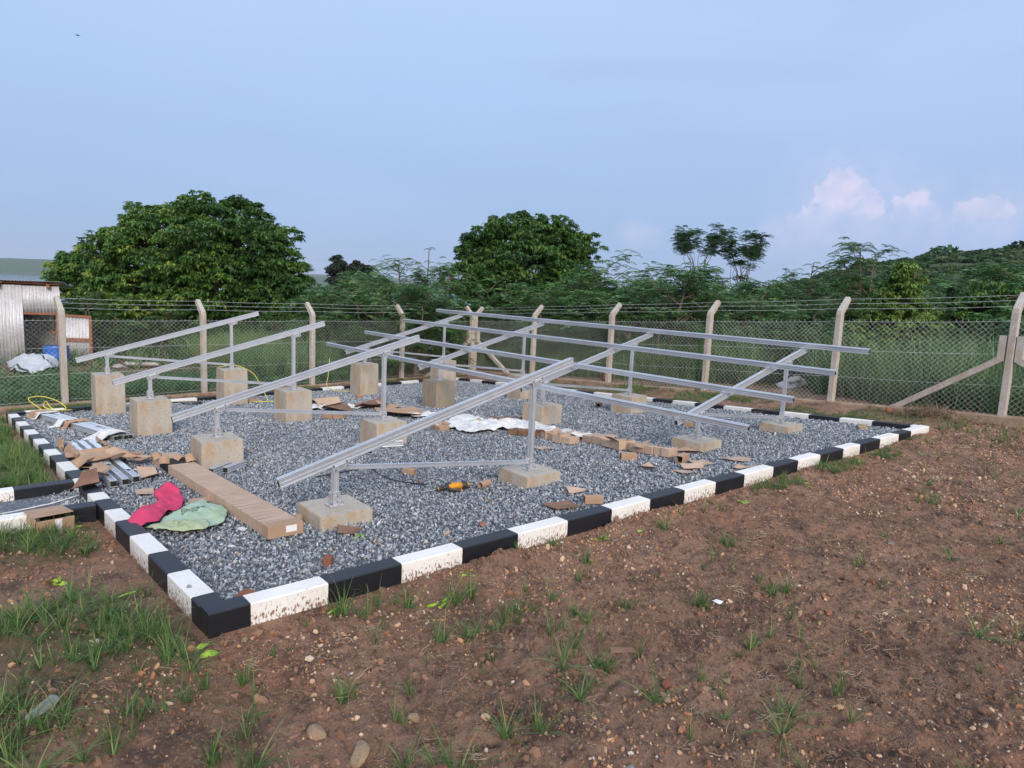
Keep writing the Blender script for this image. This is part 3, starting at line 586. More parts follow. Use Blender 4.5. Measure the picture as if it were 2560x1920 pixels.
# ------------------------------------------------------------------ fences
BP = [(-5.12,8.86),(-2.74,9.16),(-.36,9.45),(2.02,9.72),(4.41,10.0),(6.93,10.34)]; CP = (9.35,10.62)
RPp = [(9.33,8.12),(9.31,5.6),(9.33,3.15),(9.36,.7),(9.45,-1.7),(9.5,-4.1)]
def gz_(x, y): return float(T(x, y))
def zf(x, y): return -.105-.066*y-.01
def post_mesh(mb, x, y, ox, oy, h=1.6, arm=.33):
    z0 = zf(x, y); t_ = Vector((-oy, ox, 0)); pr = [(-.047,-.047),(-.040,-.054),(.040,-.054),(.047,-.047),(.047,.047),(.040,.054),(-.040,.054),(-.047,.047)]
    mb.ext(pr, (x, y, z0-.1), (x, y, z0+h-.02), t_); q = Vector((x, y, z0+h)); o_ = Vector((ox, oy, 0))
    n = len(pr); U0 = [Vector((x, y, z0+h-.02))+t_*a+o_*b for a, b in pr]
    # bend wedge then arm
    e = q+o_*arm*.72+Vector((0, 0, arm*.75)); dr = (o_*.72+Vector((0,0,.75))).normalized(); up = t_.cross(dr)
    if up.dot(o_) < 0: up = -up
    U1 = [q+Vector((0,0,.012))+o_*.004+t_*a*.98+up*b*.98 for a, b in pr]; U2 = [e+t_*a*.85+up*b*.8 for a, b in pr]
    mb.add(U0+U1+U2, [(i, (i+1) % n, n+(i+1) % n, n+i) for i in range(n)]+[(n+i, n+(i+1) % n, 2*n+(i+1) % n, 2*n+i) for i in range(n)]+[tuple(range(2*n, 3*n))])
    return e
def brace_mesh(mb, x, y, tx, ty, side):
    """lapped raking strut: vertical lap beside the post, then down along the fence to the ground"""
    z0 = zf(x, y); t_ = Vector((tx, ty, 0)); s_ = Vector((side[0], side[1], 0)); pr = [(-.045,-.045),(.045,-.045),(.045,.045),(-.045,.045)]
    p = Vector((x, y, z0))+t_*.105; mb.ext(pr, p+Vector((0,0,.90)), p+Vector((0,0,1.26)), s_); e = Vector((x, y, z0))+t_*1.72; e.z = zf(e.x, e.y)-.06
    mb.ext([(a*.93, b*.93) for a, b in pr], p+Vector((0,0,.93)), e, s_)
def linkmesh(name, a, b, ztop, parent):
    """diamond chain link from point a to point b: zig-zag wires, each a square tube"""
    ax, ay = a; bx, by = b; Lh = math.hypot(bx-ax, by-ay); d_ = Vector(((bx-ax)/Lh, (by-ay)/Lh, 0)); nr = Vector((-d_.y, d_.x, 0)); pitch = .0425; nw = int(Lh/pitch)-1; r = .0017 if by > 9.5 or ay > 4 else .0021; V = []; F_ = []
    rows = int((ztop-.02)/.039)
    for i in range(nw):
        pts = []
        for k in range(rows+1):
            u = (i+((k+i) % 2))*pitch; zz = zf(ax+d_.x*u, ay+d_.y*u)+.02+k*.039
            bow = .012*math.sin(u*2.1+zz*3); pts.append(Vector((ax, ay, 0))+d_*(u+.006*math.sin(zz*9+i))+Vector((0,0,zz+.004*math.sin(u*7)))+nr*(bow+(.003 if (k+i) % 2 else -.003)))
        if i % 2 == 0 and rng.random() < .95: p = pts[-1]; pts.append(p+Vector((0,0,.026))+d_*rng.uniform(-.012,.012)+nr*rng.uniform(-.01,.01)); pts.append(pts[-1]+d_*.016*random.choice((-1,1))+Vector((0,0,.012)))
        base = len(V)
        for p in pts: V += [p+d_*r, p+nr*r, p-d_*r, p-nr*r]
        for k in range(len(pts)-1):
            for j in range(4): F_.append((base+k*4+j, base+k*4+(j+1) % 4, base+k*4+4+(j+1) % 4, base+k*4+4+j))
    me = npmesh(name, [tuple(v) for v in V], F_); return link(name, me, M['wire'], parent)
def wirestr(name, pts, parent, barb=False, r=.0021):
    mb = MB()
    for a, b in zip(pts[:-1], pts[1:]):
        a = Vector(a); b = Vector(b); n = 8; mb.tube([a.lerp(b, i/n)-Vector((0,0,.014*math.sin(math.pi*i/n))) for i in range(n+1)], r, 4, cap=False)
        if barb:
            k = int((b-a).length/.14)
            for i in range(k):
                q = a.lerp(b, (i+.5)/k)-Vector((0,0,.014*math.sin(math.pi*(i+.5)/k)))
                for s_ in range(2): v = Vector((rng.uniform(-1,1), rng.uniform(-1,1), rng.uniform(-1,1))).normalized()*.013; mb.tube([q-v, q+v], .0014, 3, cap=False)
    return mb.build(name, M['wire'], parent, recalc=False)
def fence(pts, out, label, corner, brace_at, plinth):
    root = empty('mesh_fence', (0, 0, 0), label=label, cat='fence'); tips = []
    for (x, y) in pts:
        o_ = out
        mb = MB(); tips.append(post_mesh(mb, 0, 0, *o_) if False else None); mb = MB(); e = post_mesh(mb, x, y, *o_); tips[-1] = e; mb.build('post', M['post'], root, bevel=0)
    for (x, y, tx, ty, sx, sy) in brace_at:
        mb = MB(); brace_mesh(mb, x, y, tx, ty, (sx, sy)); mb.build('raking_strut', M['post'], root)
    o_ = Vector((out[0], out[1], 0))
    for a, b in zip(pts[:-1], pts[1:]): linkmesh('mesh_panel', (a[0]+out[0]*.06, a[1]+out[1]*.06), (b[0]+out[0]*.06, b[1]+out[1]*.06), 1.50, root)
    for f_ in (.32, .66, .97): 
        wirestr('barbed_wire', [Vector((x, y, zf(x, y)+1.6)).lerp(e, f_)+Vector((0,0,.0))-o_*.0 for (x, y), e in zip(pts, tips)], root, True)
    for h in (.10, .55, 1.0, 1.47): wirestr('tension_wire', [(x+out[0]*.055, y+out[1]*.055, zf(x, y)+h) for x, y in pts], root)
    if plinth:
        mb = MB(); hgt, off = plinth
        for a, b in zip(pts[:-1], pts[1:]):
            n = 10; V = []
            for i in range(n+1):
                x = a[0]+(b[0]-a[0])*i/n; y = a[1]+(b[1]-a[1])*i/n; z = zf(x, y); hh = hgt+.02*float(fbm(np.array(x*3+y*3), np.array(1.), 3)); k = .055+.012*float(fbm(np.array(x*5), np.array(y*5), 2))
                V += [(x-out[0]*(k+off), y-out[1]*(k+off), z-.25), (x-out[0]*(k+off), y-out[1]*(k+off), z+hh-.01), (x-out[0]*(k+off-.012), y-out[1]*(k+off-.012), z+hh), (x+out[0]*.07, y+out[1]*.07, z+hh), (x+out[0]*.07, y+out[1]*.07, z-.25)]
            mb.add(V, [(i*5+j, i*5+j+1, i*5+j+6, i*5+j+5) for i in range(n) for j in range(4)]+[(0,1,2,3,4), (n*5+4,n*5+3,n*5+2,n*5+1,n*5)])
        mb.build('plinth', M['plinth'], root)
    return root
fl = fence(BP+[(CP[0]-.06, CP[1]-.03)], (-.12,.993), 'chain link fence along the back on angled concrete posts before shed and trees', False, [(CP[0]-.06, CP[1]-.03, -.99,-.12, 0,1)], (.05, .02))
frr = fence([(CP[0]+.05, CP[1]-.03)]+RPp, (1,0), 'chain link fence along the right on angled concrete posts before tall grass', True, [(CP[0]+.05, CP[1]-.05, 0,-1, 1,0), (9.45,-1.7, 0,1, 1,0), (9.45,-1.7, 0,-1, 1,0)], (.13, .10))

# ------------------------------------------------------------------ loose things on the gravel
def sheet(name, outline, m, base, H=0.0, fold=.01, fsc=9, rings=10, seg=None, th=.003, curl=0, seed=0, edge=.0, solid=True, parent=None, loc=None, hfun=None, crease=0):
    """a limp sheet: closed outline in metres round its centre, laid on the height function `base`, with folds"""
    ol = [Vector((a, b, 0)) for a, b in outline]; P = []; per = [(ol[(i+1) % len(ol)]-ol[i]).length for i in range(len(ol))]; step = seg or max(sum(per)/90, .012)
    for i, p in enumerate(ol):
        k = max(1, int(per[i]/step)); P += [p.lerp(ol[(i+1) % len(ol)], j/k) for j in range(k)]
    c = sum(P, Vector())/len(P); n = len(P); V = [c]; 
    for r in range(1, rings+1): V += [c.lerp(p, r/rings) for p in P]
    Q = []
    for i, v in enumerate(V):
        rr = 0 if i == 0 else ((i-1)//n+1)/rings
        f1 = float(fbm(np.array(v.x*fsc+seed), np.array(v.y*fsc+seed*2), 3))
        rid = 1-abs(float(fbm(np.array(v.x*fsc*.8+seed+31), np.array(v.y*fsc*.35+seed), 2)))*4
        z = base(v.x, v.y)+H*(1-rr**3)+fold*(f1*1.6+max(0, rid)*.9+.4)*(1-.35*rr)+curl*rr**4*(.5+float(vn(np.array(v.x*6+seed), np.array(v.y*6))))
        if crease:
            ca = seed*1.7; s1 = v.x*math.cos(ca)+v.y*math.sin(ca); s2 = v.x*math.cos(ca+1.9)+v.y*math.sin(ca+1.9); z = base(v.x, v.y)+.004+crease*abs(s1-.02)+crease*.7*max(0, s2-.03)+.006*f1
        if hfun: z += hfun(v.x, v.y)
        Q.append((v.x+.4*fold*f1, v.y-.4*fold*f1, max(z, base(v.x, v.y)+.004)))
    Fs = [(0, 1+i, 1+(i+1) % n) for i in range(n)]+[(1+r*n+i, 1+(r+1)*n+i, 1+(r+1)*n+(i+1) % n, 1+r*n+(i+1) % n) for r in range(rings-1) for i in range(n)]
    me = bpy.data.meshes.new(name); me.from_pydata(Q, [], Fs)
    for p in me.polygons: p.use_smooth = not crease
    o = link(name, me, m, parent, loc)
    if solid: md = o.modifiers.new('thickness', 'SOLIDIFY'); md.thickness = th; md.offset = 1
    return o
def on_gravel(cx, cy): return lambda x, y: g(cx+x, cy+y)-g(cx, cy)
def put_sheet(name, pts, m, label, cat, group=None, dz=.004, **k):
    cx = sum(p[0] for p in pts)/len(pts); cy = sum(p[1] for p in pts)/len(pts)
    o = sheet(name, [(x-cx, y-cy) for x, y in pts], m, on_gravel(cx, cy), loc=(cx, cy, g(cx, cy)+dz), **k); return tag(o, label, cat, group)

# long wrapped carton
a = Vector((-.385, 3.08, 0)); b = Vector((-.445, -.185, 0)); d_ = (b-a).normalized(); s_ = Vector((-d_.y, d_.x, 0)); Lc = (b-a).length; wC = .235; hC = .085
root = empty('long_carton', (-.415, 1.45, g(0,1.45)), label='long narrow cardboard carton with evenly slit folds, torn open at its far end', cat='carton')
def lp(u, v, h): q = a+d_*u+s_*v; return Vector((q.x, q.y, g(q.x, q.y)+h))-root.location
mb = MB(); u = 0; k = 0
while u < Lc-.10:
    w_ = .084+rng.uniform(-.006, .006)
    if not (.32 < u < .62):
        j = [rng.uniform(0, .0012) for _ in range(4)]; gap = rng.uniform(.006,.013); g2 = rng.uniform(.0015,.006); c_ = [lp(u+gap, -wC/2-j[0]+.003, .004), lp(u+w_, -wC/2-j[0]+.003, .004), lp(u+w_, wC/2+j[1], .004), lp(u+g2, wC/2+j[1], .004), lp(u+gap, -wC/2-j[0]+.003, hC+j[2]), lp(u+w_, -wC/2-j[0]+.003, hC+j[2]), lp(u+w_, wC/2+j[1], hC+j[3]), lp(u+g2, wC/2+j[1], hC+j[3])]
        mb.add(c_, [(3,2,1,0),(4,5,6,7),(0,1,5,4),(1,2,6,5),(2,3,7,6),(3,0,4,7)])
    u += w_; k += 1
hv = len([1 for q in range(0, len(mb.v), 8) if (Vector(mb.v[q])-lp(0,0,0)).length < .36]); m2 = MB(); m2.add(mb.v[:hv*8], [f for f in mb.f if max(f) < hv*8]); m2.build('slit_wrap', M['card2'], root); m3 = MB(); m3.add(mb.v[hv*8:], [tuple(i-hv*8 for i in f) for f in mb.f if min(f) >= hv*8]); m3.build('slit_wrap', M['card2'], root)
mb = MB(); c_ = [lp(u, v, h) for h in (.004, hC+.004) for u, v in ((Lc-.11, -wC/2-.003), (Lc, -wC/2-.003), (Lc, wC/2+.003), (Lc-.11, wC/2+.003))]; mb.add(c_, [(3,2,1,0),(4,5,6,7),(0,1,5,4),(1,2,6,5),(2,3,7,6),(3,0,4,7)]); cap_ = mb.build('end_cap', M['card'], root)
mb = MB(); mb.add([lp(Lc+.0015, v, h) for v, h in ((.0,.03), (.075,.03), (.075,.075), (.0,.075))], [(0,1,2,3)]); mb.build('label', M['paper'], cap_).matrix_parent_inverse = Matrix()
mb = MB(); mb.add([lp(u, v, h) for h in (.006, hC-.0006) for u, v in ((.01, -wC/2+.0052), (Lc-.02, -wC/2+.0052), (Lc-.02, wC/2-.006), (.01, wC/2-.006))], [(3,2,1,0),(4,5,6,7),(0,1,5,4),(1,2,6,5),(2,3,7,6),(3,0,4,7)]); mb.build('slit_shade', M['dark'], root)  # black core nearly flush with the wrap, painting the shade of the slits
for v in (-.085, -.03, .03, .085):
    mb = MB(); mb.ext(rail_prof(.048, .07), lp(.05, v, .012), lp(.95, v, .012), tuple(s_)); mb.build('packed_rail', M['alu'], root)
for i, (u, v, ww, rz, tilt) in enumerate([(.34, -.12, .09, .3, .9), (.60, -.13, .09, -.4, 1.2), (.66, .10, .10, .2, .9), (.50, .05, .09, .6, .25)]):
    mb = MB(); n = 5; vs = []
    for p in range(n+1):
        for q in range(n+1):
            x = (p/n-.5)*ww; y = (q/n)*ww*.8; vs.append(Matrix.Rotation(rz, 3, 'Z') @ Matrix.Rotation(tilt, 3, 'X') @ Vector((x*(1-.25*(q/n)*rng.random()), y, .03*math.sin(p/n*3))))
    mb.add([lp(u, v, hC+.002)+q for q in vs], [(i2*(n+1)+j, i2*(n+1)+j+1, (i2+1)*(n+1)+j+1, (i2+1)*(n+1)+j) for i2 in range(n) for j in range(n)]); o = mb.build('torn_flap', M['card'], root, recalc=False); md = o.modifiers.new('t', 'SOLIDIFY'); md.thickness = .003

# two opened bundles of rails
def bundle(label, a, b, nr, wgap, prof_w, prof_h, film, cards, loc):
    root = empty('rail_bundle', loc, label=label, cat='rail bundle', group='opened bundles of aluminium rails'); a = Vector(a); b = Vector(b); d_ = (b-a).normalized(); s_ = Vector((-d_.y, d_.x, 0)); root_l = Vector(loc)
    Lb = (b-a).length
    def lp(u, v, h): q = a+d_*u+s_*v; return Vector((q.x, q.y, g(q.x, q.y)+h))-root_l
    for i in range(nr):
        v = (i-(nr-1)/2)*wgap; e = rng.uniform(-.05, .05); mb = MB(); p0 = lp(.02+abs(e), v, .006); p1 = lp(Lb+e, v, .006); mb.ext(rail_prof(prof_w, prof_h), p0, p1, tuple(s_)); end_shade(mb, p1, s_, Vector((0,0,1)), prof_w, prof_h+.008, 1, d_)
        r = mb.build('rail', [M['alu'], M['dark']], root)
        if film and rng.random() < .85:
            mb = MB(); n = 14; vs = []; f0 = rng.uniform(.0, .2); f1 = rng.uniform(.7, .98)
            for k in range(n+1):
                u = Lb*(f0+(f1-f0)*k/n); z = prof_h+.010+.003*rng.random(); vs += [lp(u, v-prof_w*(.52-.12*rng.random()), z), lp(u, v+prof_w*(.52-.12*rng.random()), z)]
            mb.add(vs, [(2*k, 2*k+1, 2*k+3, 2*k+2) for k in range(n)]); o = mb.build('film_strip', M['film'], r, recalc=False)
    return root, lp, s_, d_
rA, lpA, sA, dA = bundle('pair of long wrapped rails lying toward the tall footing, white foam at the open ends', (-.87, 8.05, 0), (-.415, 4.76, 0), 4, .056, .052, .062, True, None, (-.62, 6.4, g(0,6.4)))
rB, lpB, sB, dB = bundle('silver rails with white film, torn brown cardboard across the middle, by the kerb', (-.88, 4.75, 0), (-.93, 2.14, 0), 3, .095, .060, .062, True, None, (-.9, 3.4, g(0,3.4)))
def wrap(name, lp, root, u0, u1, wid, h, m, jag=.03, lift=.0, n=14, v0=0, thick=.004, prof=None, seed=1):
    """a torn wrapper arching over the rails from side to side"""
    r = random.Random(seed); V = []; prof = prof or [(-.75,-.0),(-.55,.02),(-.5,.75),(-.46,1.05),(-.2,1.12),(.0,1.08),(.2,1.12),(.46,1.05),(.5,.75),(.55,.02),(.75,.0)]
    m_ = len(prof)
    for i in range(n+1):
        t_ = i/n
        for j, (a_, b_) in enumerate(prof):
            jj = (jag*r.uniform(-1, 1) if i in (0, n) else 0); V.append(lp(u0+(u1-u0)*t_+jj, v0+a_*wid*(1+.10*r.uniform(-1,1)), max(.006, b_*h+.006+.008*r.uniform(-1,1)+(lift*b_ if i in (0, n) else 0))))
    me = bpy.data.meshes.new(name); me.from_pydata([tuple(v) for v in V], [], [(i*m_+j, i*m_+j+1, (i+1)*m_+j+1, (i+1)*m_+j) for i in range(n) for j in range(m_-1)]); o = link(name, me, m, root); md = o.modifiers.new('t', 'SOLIDIFY'); md.thickness = thick; md.offset = 1; return o
wrap('cardboard_sleeve', lpA, rA, -.02, .35, .27, .075, M['card'], .02, seed=2); wrap('foam_wrap', lpA, rA, .33, .40, .28, .08, M['cloth'], .01, n=3, seed=3)
wrap('cardboard_sleeve', lpA, rA, 1.55, 1.78, .27, .078, M['card'], .04, seed=4); wrap('foam_wrap', lpA, rA, 1.42, 1.60, .30, .085, M['cloth'], .05, n=6, seed=5, prof=[(-.95,0),(-.75,.1),(-.5,.9),(-.4,1.1),(-.2,1.05),(-.05,.95)])
wrap('foam_wrap', lpA, rA, 2.85, 3.27, .28, .080, M['cloth'], .06, n=9, seed=6, prof=[(-1.1,0),(-.85,.2),(-.6,.5),(-.5,.9),(-.4,1.1),(-.1,1.25),(.15,1.15),(.25,1.0)])
wrap('cardboard_sleeve', lpB, rB, -.05, .35, .33, .085, M['card'], .05, seed=7, prof=[(-.62,0),(-.6,.5),(-.57,1.0),(-.52,1.15)]); wrap('cardboard_sleeve', lpB, rB, -.1, 1.5, .33, .085, M['card'], .10, seed=17, prof=[(.55,.75),(.57,.6),(.6,.4),(.66,.2),(.80,.05)])
wrap('cardboard_sleeve', lpB, rB, 1.28, 1.80, .34, .085, M['card'], .09, .03, seed=8, prof=[(-.95,.0),(-.72,.1),(-.56,.9),(-.50,1.15),(-.3,1.25),(-.1,1.2),(.1,1.25),(.3,1.2)]); wrap('cardboard_sleeve', lpB, rB, .45, 1.2, .33, .085, M['card'], .10, seed=9, prof=[(-.62,.02),(-.58,.6),(-.54,1.15),(-.45,1.25)])
wrap('cardboard_sleeve', lpB, rB, 1.48, 1.80, .34, .085, M['card2'], .07, .04, seed=10, prof=[(.1,1.2),(.35,1.3),(.52,1.15),(.7,.9),(.9,.7),(1.15,.8)])
wrap('film_strip', lpB, rB, 1.9, 2.6, .34, .075, M['film'], .04, n=9, seed=11, prof=[(-.85,0),(-.7,.04),(-.6,.15),(-.52,.35)])
for i, pts in enumerate([[(-1.16,3.62),(-1.14,3.85),(-.98,3.70),(-1.02,3.48)], [(-1.22,2.30),(-1.10,2.72),(-1.0,2.75),(-.98,2.38),(-1.12,2.22)], [(-1.36,1.98),(-1.24,2.25),(-1.12,2.28),(-1.14,1.98),(-1.28,1.90)], [(-1.0,3.0),(-1.17,3.05),(-1.2,3.4),(-1.1,3.5),(-.98,3.3)]]):
    put_sheet('cardboard_scrap', pts, M[['card','card','cardd','card2'][i]], ['curled tan cardboard scrap beside the left kerb, left of the opened rail bundle','folded cardboard flap on the left kerb at the front of the opened rail bundle','orange brown cardboard scrap hanging over the kerb where the small path begins','flat cardboard scrap squeezed between kerb and opened rail bundle'][i], 'cardboard scrap', 'torn cardboard scraps', dz=[.03,.07,.06,.02][i], fold=.004, fsc=7, crease=[.25,.35,.35,.15][i], seed=i+1, th=.004, rings=6)

# sacks
o = put_sheet('pink_sack', [(-1.25,.56),(-1.16,.50),(-1.05,.56),(-.93,.83),(-.80,.93),(-.70,1.18),(-.68,1.40),(-.74,1.47),(-.86,1.47),(-.88,1.36),(-.84,1.28),(-.93,1.12),(-1.05,.92),(-1.20,.72)], M['pink'], 'bright pink woven sack lying crumpled over the left kerb', 'sack', fold=.040, fsc=13, H=.03, rings=22, th=.003, seed=5, dz=.012, hfun=lambda x, y: .05*math.exp(-((x+.18)/.10)**2)*(y < 0)+.085*math.exp(-((y-.47)/.13)**2-((x-.2)/.13)**2)-.0)
gs = empty('green_sack', (-.86, .62, g(0,.62)), label='pale green woven sack with faded dark print, spread flat beside the pink one', cat='sack')
gpts = [(-.20,-.03),(-.06,-.28),(.06,-.33),(.20,-.24),(.26,-.10),(.30,.0),(.31,.18),(.25,.32),(.27,.45),(.18,.44),(.10,.33),(.0,.22),(-.1,.12)]
cloth_ = sheet('sack_cloth', gpts, M['green'], on_gravel(-.86,.62), fold=.026, fsc=13, H=.022, rings=16, th=.003, seed=9, parent=gs, loc=(0,0,.012))
gp2 = [(-.28,-.08),(-.24,-.20),(-.12,-.36),(-.0,-.42),(.06,-.36),(.08,-.22),(-.02,-.12),(-.12,-.10)]
sheet('sack_flap', gp2, M['green2'], on_gravel(-.86,.62), fold=.036, fsc=15, H=.02, rings=16, th=.003, seed=12, parent=gs, loc=(0,0,.018))
mb = MB(); rr_ = random.Random(4)
for ln in range(3):                                               # two and a bit rows of broken, unreadable print
    for k in range(11):
        x = .02+.017*k-.010*ln; y = .13-.035*ln+.010*k*.4; hh = .026
        for _ in range(2):
            p = Vector((x+rr_.uniform(-.004,.004), y+rr_.uniform(-.006,.006), 0)); dd = Vector((rr_.uniform(-.008,.008), rr_.uniform(-.014,.014), 0)); w2 = Vector((.0028, .001, 0)); mb.add([p-dd-w2, p-dd+w2, p+dd+w2, p+dd-w2], [(0,1,2,3)])
pr_ = mb.build('faded_print', M['ink'], gs, recalc=False, loc=(0,0,.09))
md = pr_.modifiers.new('lay', 'SHRINKWRAP'); md.target = cloth_; md.wrap_method = 'PROJECT'; md.use_project_z = True; md.use_negative_direction = True; md.use_positive_direction = True; md.offset = .006

# folded carton on the path kerb
rb = empty('folded_carton', (-1.60, 1.28, g(0,1.33)+.055), rz=.12, label='open brown carton with taped side hanging over the path kerb', cat='carton')
mb = MB(); mb.box((0,.0,.02), (.24,.30,.006), Matrix.Rotation(-.10,3,'X')); mb.box((.0,-.155,-.075), (.24,.006,.17), Matrix.Rotation(.16,3,'X')); mb.box((-.125,-.08,-.0), (.006,.2,.06), Matrix.Rotation(.2,3,'Y')); mb.build('panels', M['card'], rb, bevel=.0015)
mb = MB(); mb.box((.02,-.159,-.07), (.045,.004,.15), Matrix.Rotation(.16,3,'X')); mb.build('tape', M['paper'], rb)

# rotary hammer
dr = empty('power_drill', (1.145, .12, g(0,.12)+.010), rz=math.atan2(-.28,.33)*0-.25, label='yellow and black corded rotary hammer lying on its side on the gravel', cat='power tool')
def lathe(mb, p0, p1, prof, k=14, mi=0):
    p0 = Vector(p0); p1 = Vector(p1); mb.tube([p0.lerp(p1, t) for t, r in prof], [r for t, r in prof], k, mi)
z_ = .045
mb = MB(); lathe(mb, (-.06,0,z_), (.13,-.005,z_+.01), [(0,.034),(.05,.040),(.35,.043),(.8,.043),(1,.040)], 16); mb.box((.05,.02,z_+.03), (.10,.05,.03)); mb.build('motor_housing', M['yellowp'], dr, bevel=.002, smooth=False)
mb = MB(); lathe(mb, (.12,-.005,z_+.01), (.195,-.01,z_+.01), [(0,.045),(.2,.049),(.8,.047),(1,.032)], 16); mb.build('end_housing', M['blackp'], dr); mb = MB(); lathe(mb, (-.13,0,z_), (-.06,0,z_), [(0,.024),(.4,.036),(1,.036)], 14); mb.box((-.06,.02,z_+.03), (.07,.05,.035)); mb.build('gear_case', M['blackp'], dr, bevel=.002)
mb = MB(); lathe(mb, (-.235,0,.03), (-.13,0,z_-.003), [(0,.016),(.1,.022),(.35,.024),(.4,.030),(.8,.034),(1,.028)], 14); mb.build('chuck', M['blackp'], dr)
mb = MB(); lathe(mb, (-.205,0,.034), (-.175,0,.038), [(0,.0262),(1,.0275)], 14); mb.build('chuck_ring', M['yellowp'], dr)
mb = MB(); mb.tube([(-.235,0,.03), (-.30,.0,.022), (-.42,.005,.012)], [.006,.005,.004], 8); mb.build('drill_bit', M['bolt'], dr)
mb = MB(); lathe(mb, (-.07,-.055,.026), (.075,-.10,.020), [(0,.024),(.10,.030),(.14,.030),(.18,.017),(.9,.019),(.92,.024),(1,.024)], 14); mb.tube([(-.09,0,.04),(-.07,-.055,.026)], .012, 8); sh_ = mb.build('side_handle', M['blackp'], dr)
mb = MB(); lathe(mb, (.0755,-.1002,.020), (.088,-.104,.0195), [(0,.019),(1,.017)], 12); mb.build('handle_cap', M['orange'], sh_)
mb = MB(); mb.tube([(.15,.03,z_+.02), (.20,.06,z_+.015), (.235,.065,z_), (.245,.04,.035), (.215,.01,.03), (.18,0,.04)], [.022,.024,.022,.018,.018,.02], 10); mb.build('rear_handle', M['yellowp'], dr)
mb = MB(); mb.tube([(.155,.035,z_+.018), (.21,.068,z_+.012)], [.0245,.0262], 10); mb.tube([(.19,.0,.03),(.24,-.015,.025)], [.022,.018], 10); mb.build('handle_grip', M['blackp'], dr); dr.scale = (.66,.66,.66)
def cable(name, pts, m, label, r=.004, gr=True, k=6, cat='cable', group=None, lift=.006, waves=0):
    P = []; pts = [Vector((*p, 0)) if len(p) == 2 else Vector(p) for p in pts]; n = len(pts)
    for i in range(n-1):
        p0 = pts[max(i-1,0)]; p1 = pts[i]; p2 = pts[i+1]; p3 = pts[min(i+2,n-1)]
        for s in range(8):
            t = s/8; q = .5*((2*p1)+(-p0+p2)*t+(2*p0-5*p1+4*p2-p3)*t*t+(-p0+3*p1-3*p2+p3)*t**3); P.append(q)
    P.append(pts[-1]); 
    for q in P: q.z += g(q.x, q.y)+r+lift+.003*random.random()
    c = P[len(P)//2].copy(); mb = MB(); mb.tube([q-c for q in P], r, k); return tag(mb.build(name, m, loc=c, smooth=True), label, cat, group)
cable('black_cable', [(1.06,.40),(.98,.55),(.93,.75),(.95,1.0),(1.02,1.35),(.72,1.32),(.45,1.30)], M['bcable'], 'black power lead running across the gravel from the yellow tool', .005, lift=.016)
cable('black_cable', [(-1.28,8.25,.03),(-1.0,8.28,.02),(-.72,8.22,.02),(-.45,8.18,.02),(-.20,8.22,.02),(.0,8.2,.02)], M['bcable'], 'black cable lying along the back kerb near the rail bundle', .008, group='black cables at the back left')
cable('black_cable', [(-.75,8.22,.03),(-.5,8.08,.03),(-.3,8.12,.05),(-.24,8.32,.09)], M['bcable'], 'short black cable end bent upward before the tallest footing', .009, group='black cables at the back left')
cable('black_cable', [(1.12,8.55),(1.3,8.45),(1.45,8.35),(1.5,8.12),(1.3,8.05),(1.2,8.3)], M['bcable'], 'coiled black cable between the two tall footings at the back', .010, group='black cables at the back left')
cable('yellow_cable', [(-.80,8.30,.03),(-.88,8.62,.10),(-.95,8.75,.2),(-.78,8.78,.22),(-.60,8.55,.16),(-.5,8.35,.05),(-.62,8.28,.02),(-.78,8.45,.08),(-.72,8.68,.14),(-.66,8.4,.04),(-.35,8.2,.02)], M['yrope'], 'loop of yellow cable standing over the back left kerb', .0065, group='yellow cables')
cable('yellow_cable', [(1.75,8.05,.62),(2.0,7.92,.66),(2.3,7.85,.50),(2.45,7.8,.2),(2.5,7.7,.02),(2.35,7.5,.02),(2.2,7.55,.02),(2.5,7.35,.02),(2.62,7.1,.02)], M['yrope'], 'yellow cable dropping from the top of a tall back footing to the gravel', .006, group='yellow cables')
cable('yellow_cable', [(4.75,9.85,.62),(4.62,9.6,.50),(4.45,9.3,.25),(4.3,9.05,.09),(4.22,8.6,.02),(4.3,8.25,.02),(4.5,8.05,.02),(4.75,7.9,.02)], M['yrope'], 'yellow cable hanging down across the back kerb left of the lone tall footing', .006, group='yellow cables')
cable('white_cord', [(-2.3,1.72,-.06),(-2.0,1.84,-.05),(-1.75,1.92,-.05),(-1.5,1.93,-.03),(-1.30,2.0,-.01)], M['cloth'], 'thin white cord lying along the gravel path', .005, cat='cord')
cable('white_cord', [(-2.3,2.0,-.06),(-2.0,1.62,-.06),(-1.86,1.60,-.05)], M['cloth'], 'second white cord crossing the gravel path near its left edge', .005, cat='cord')

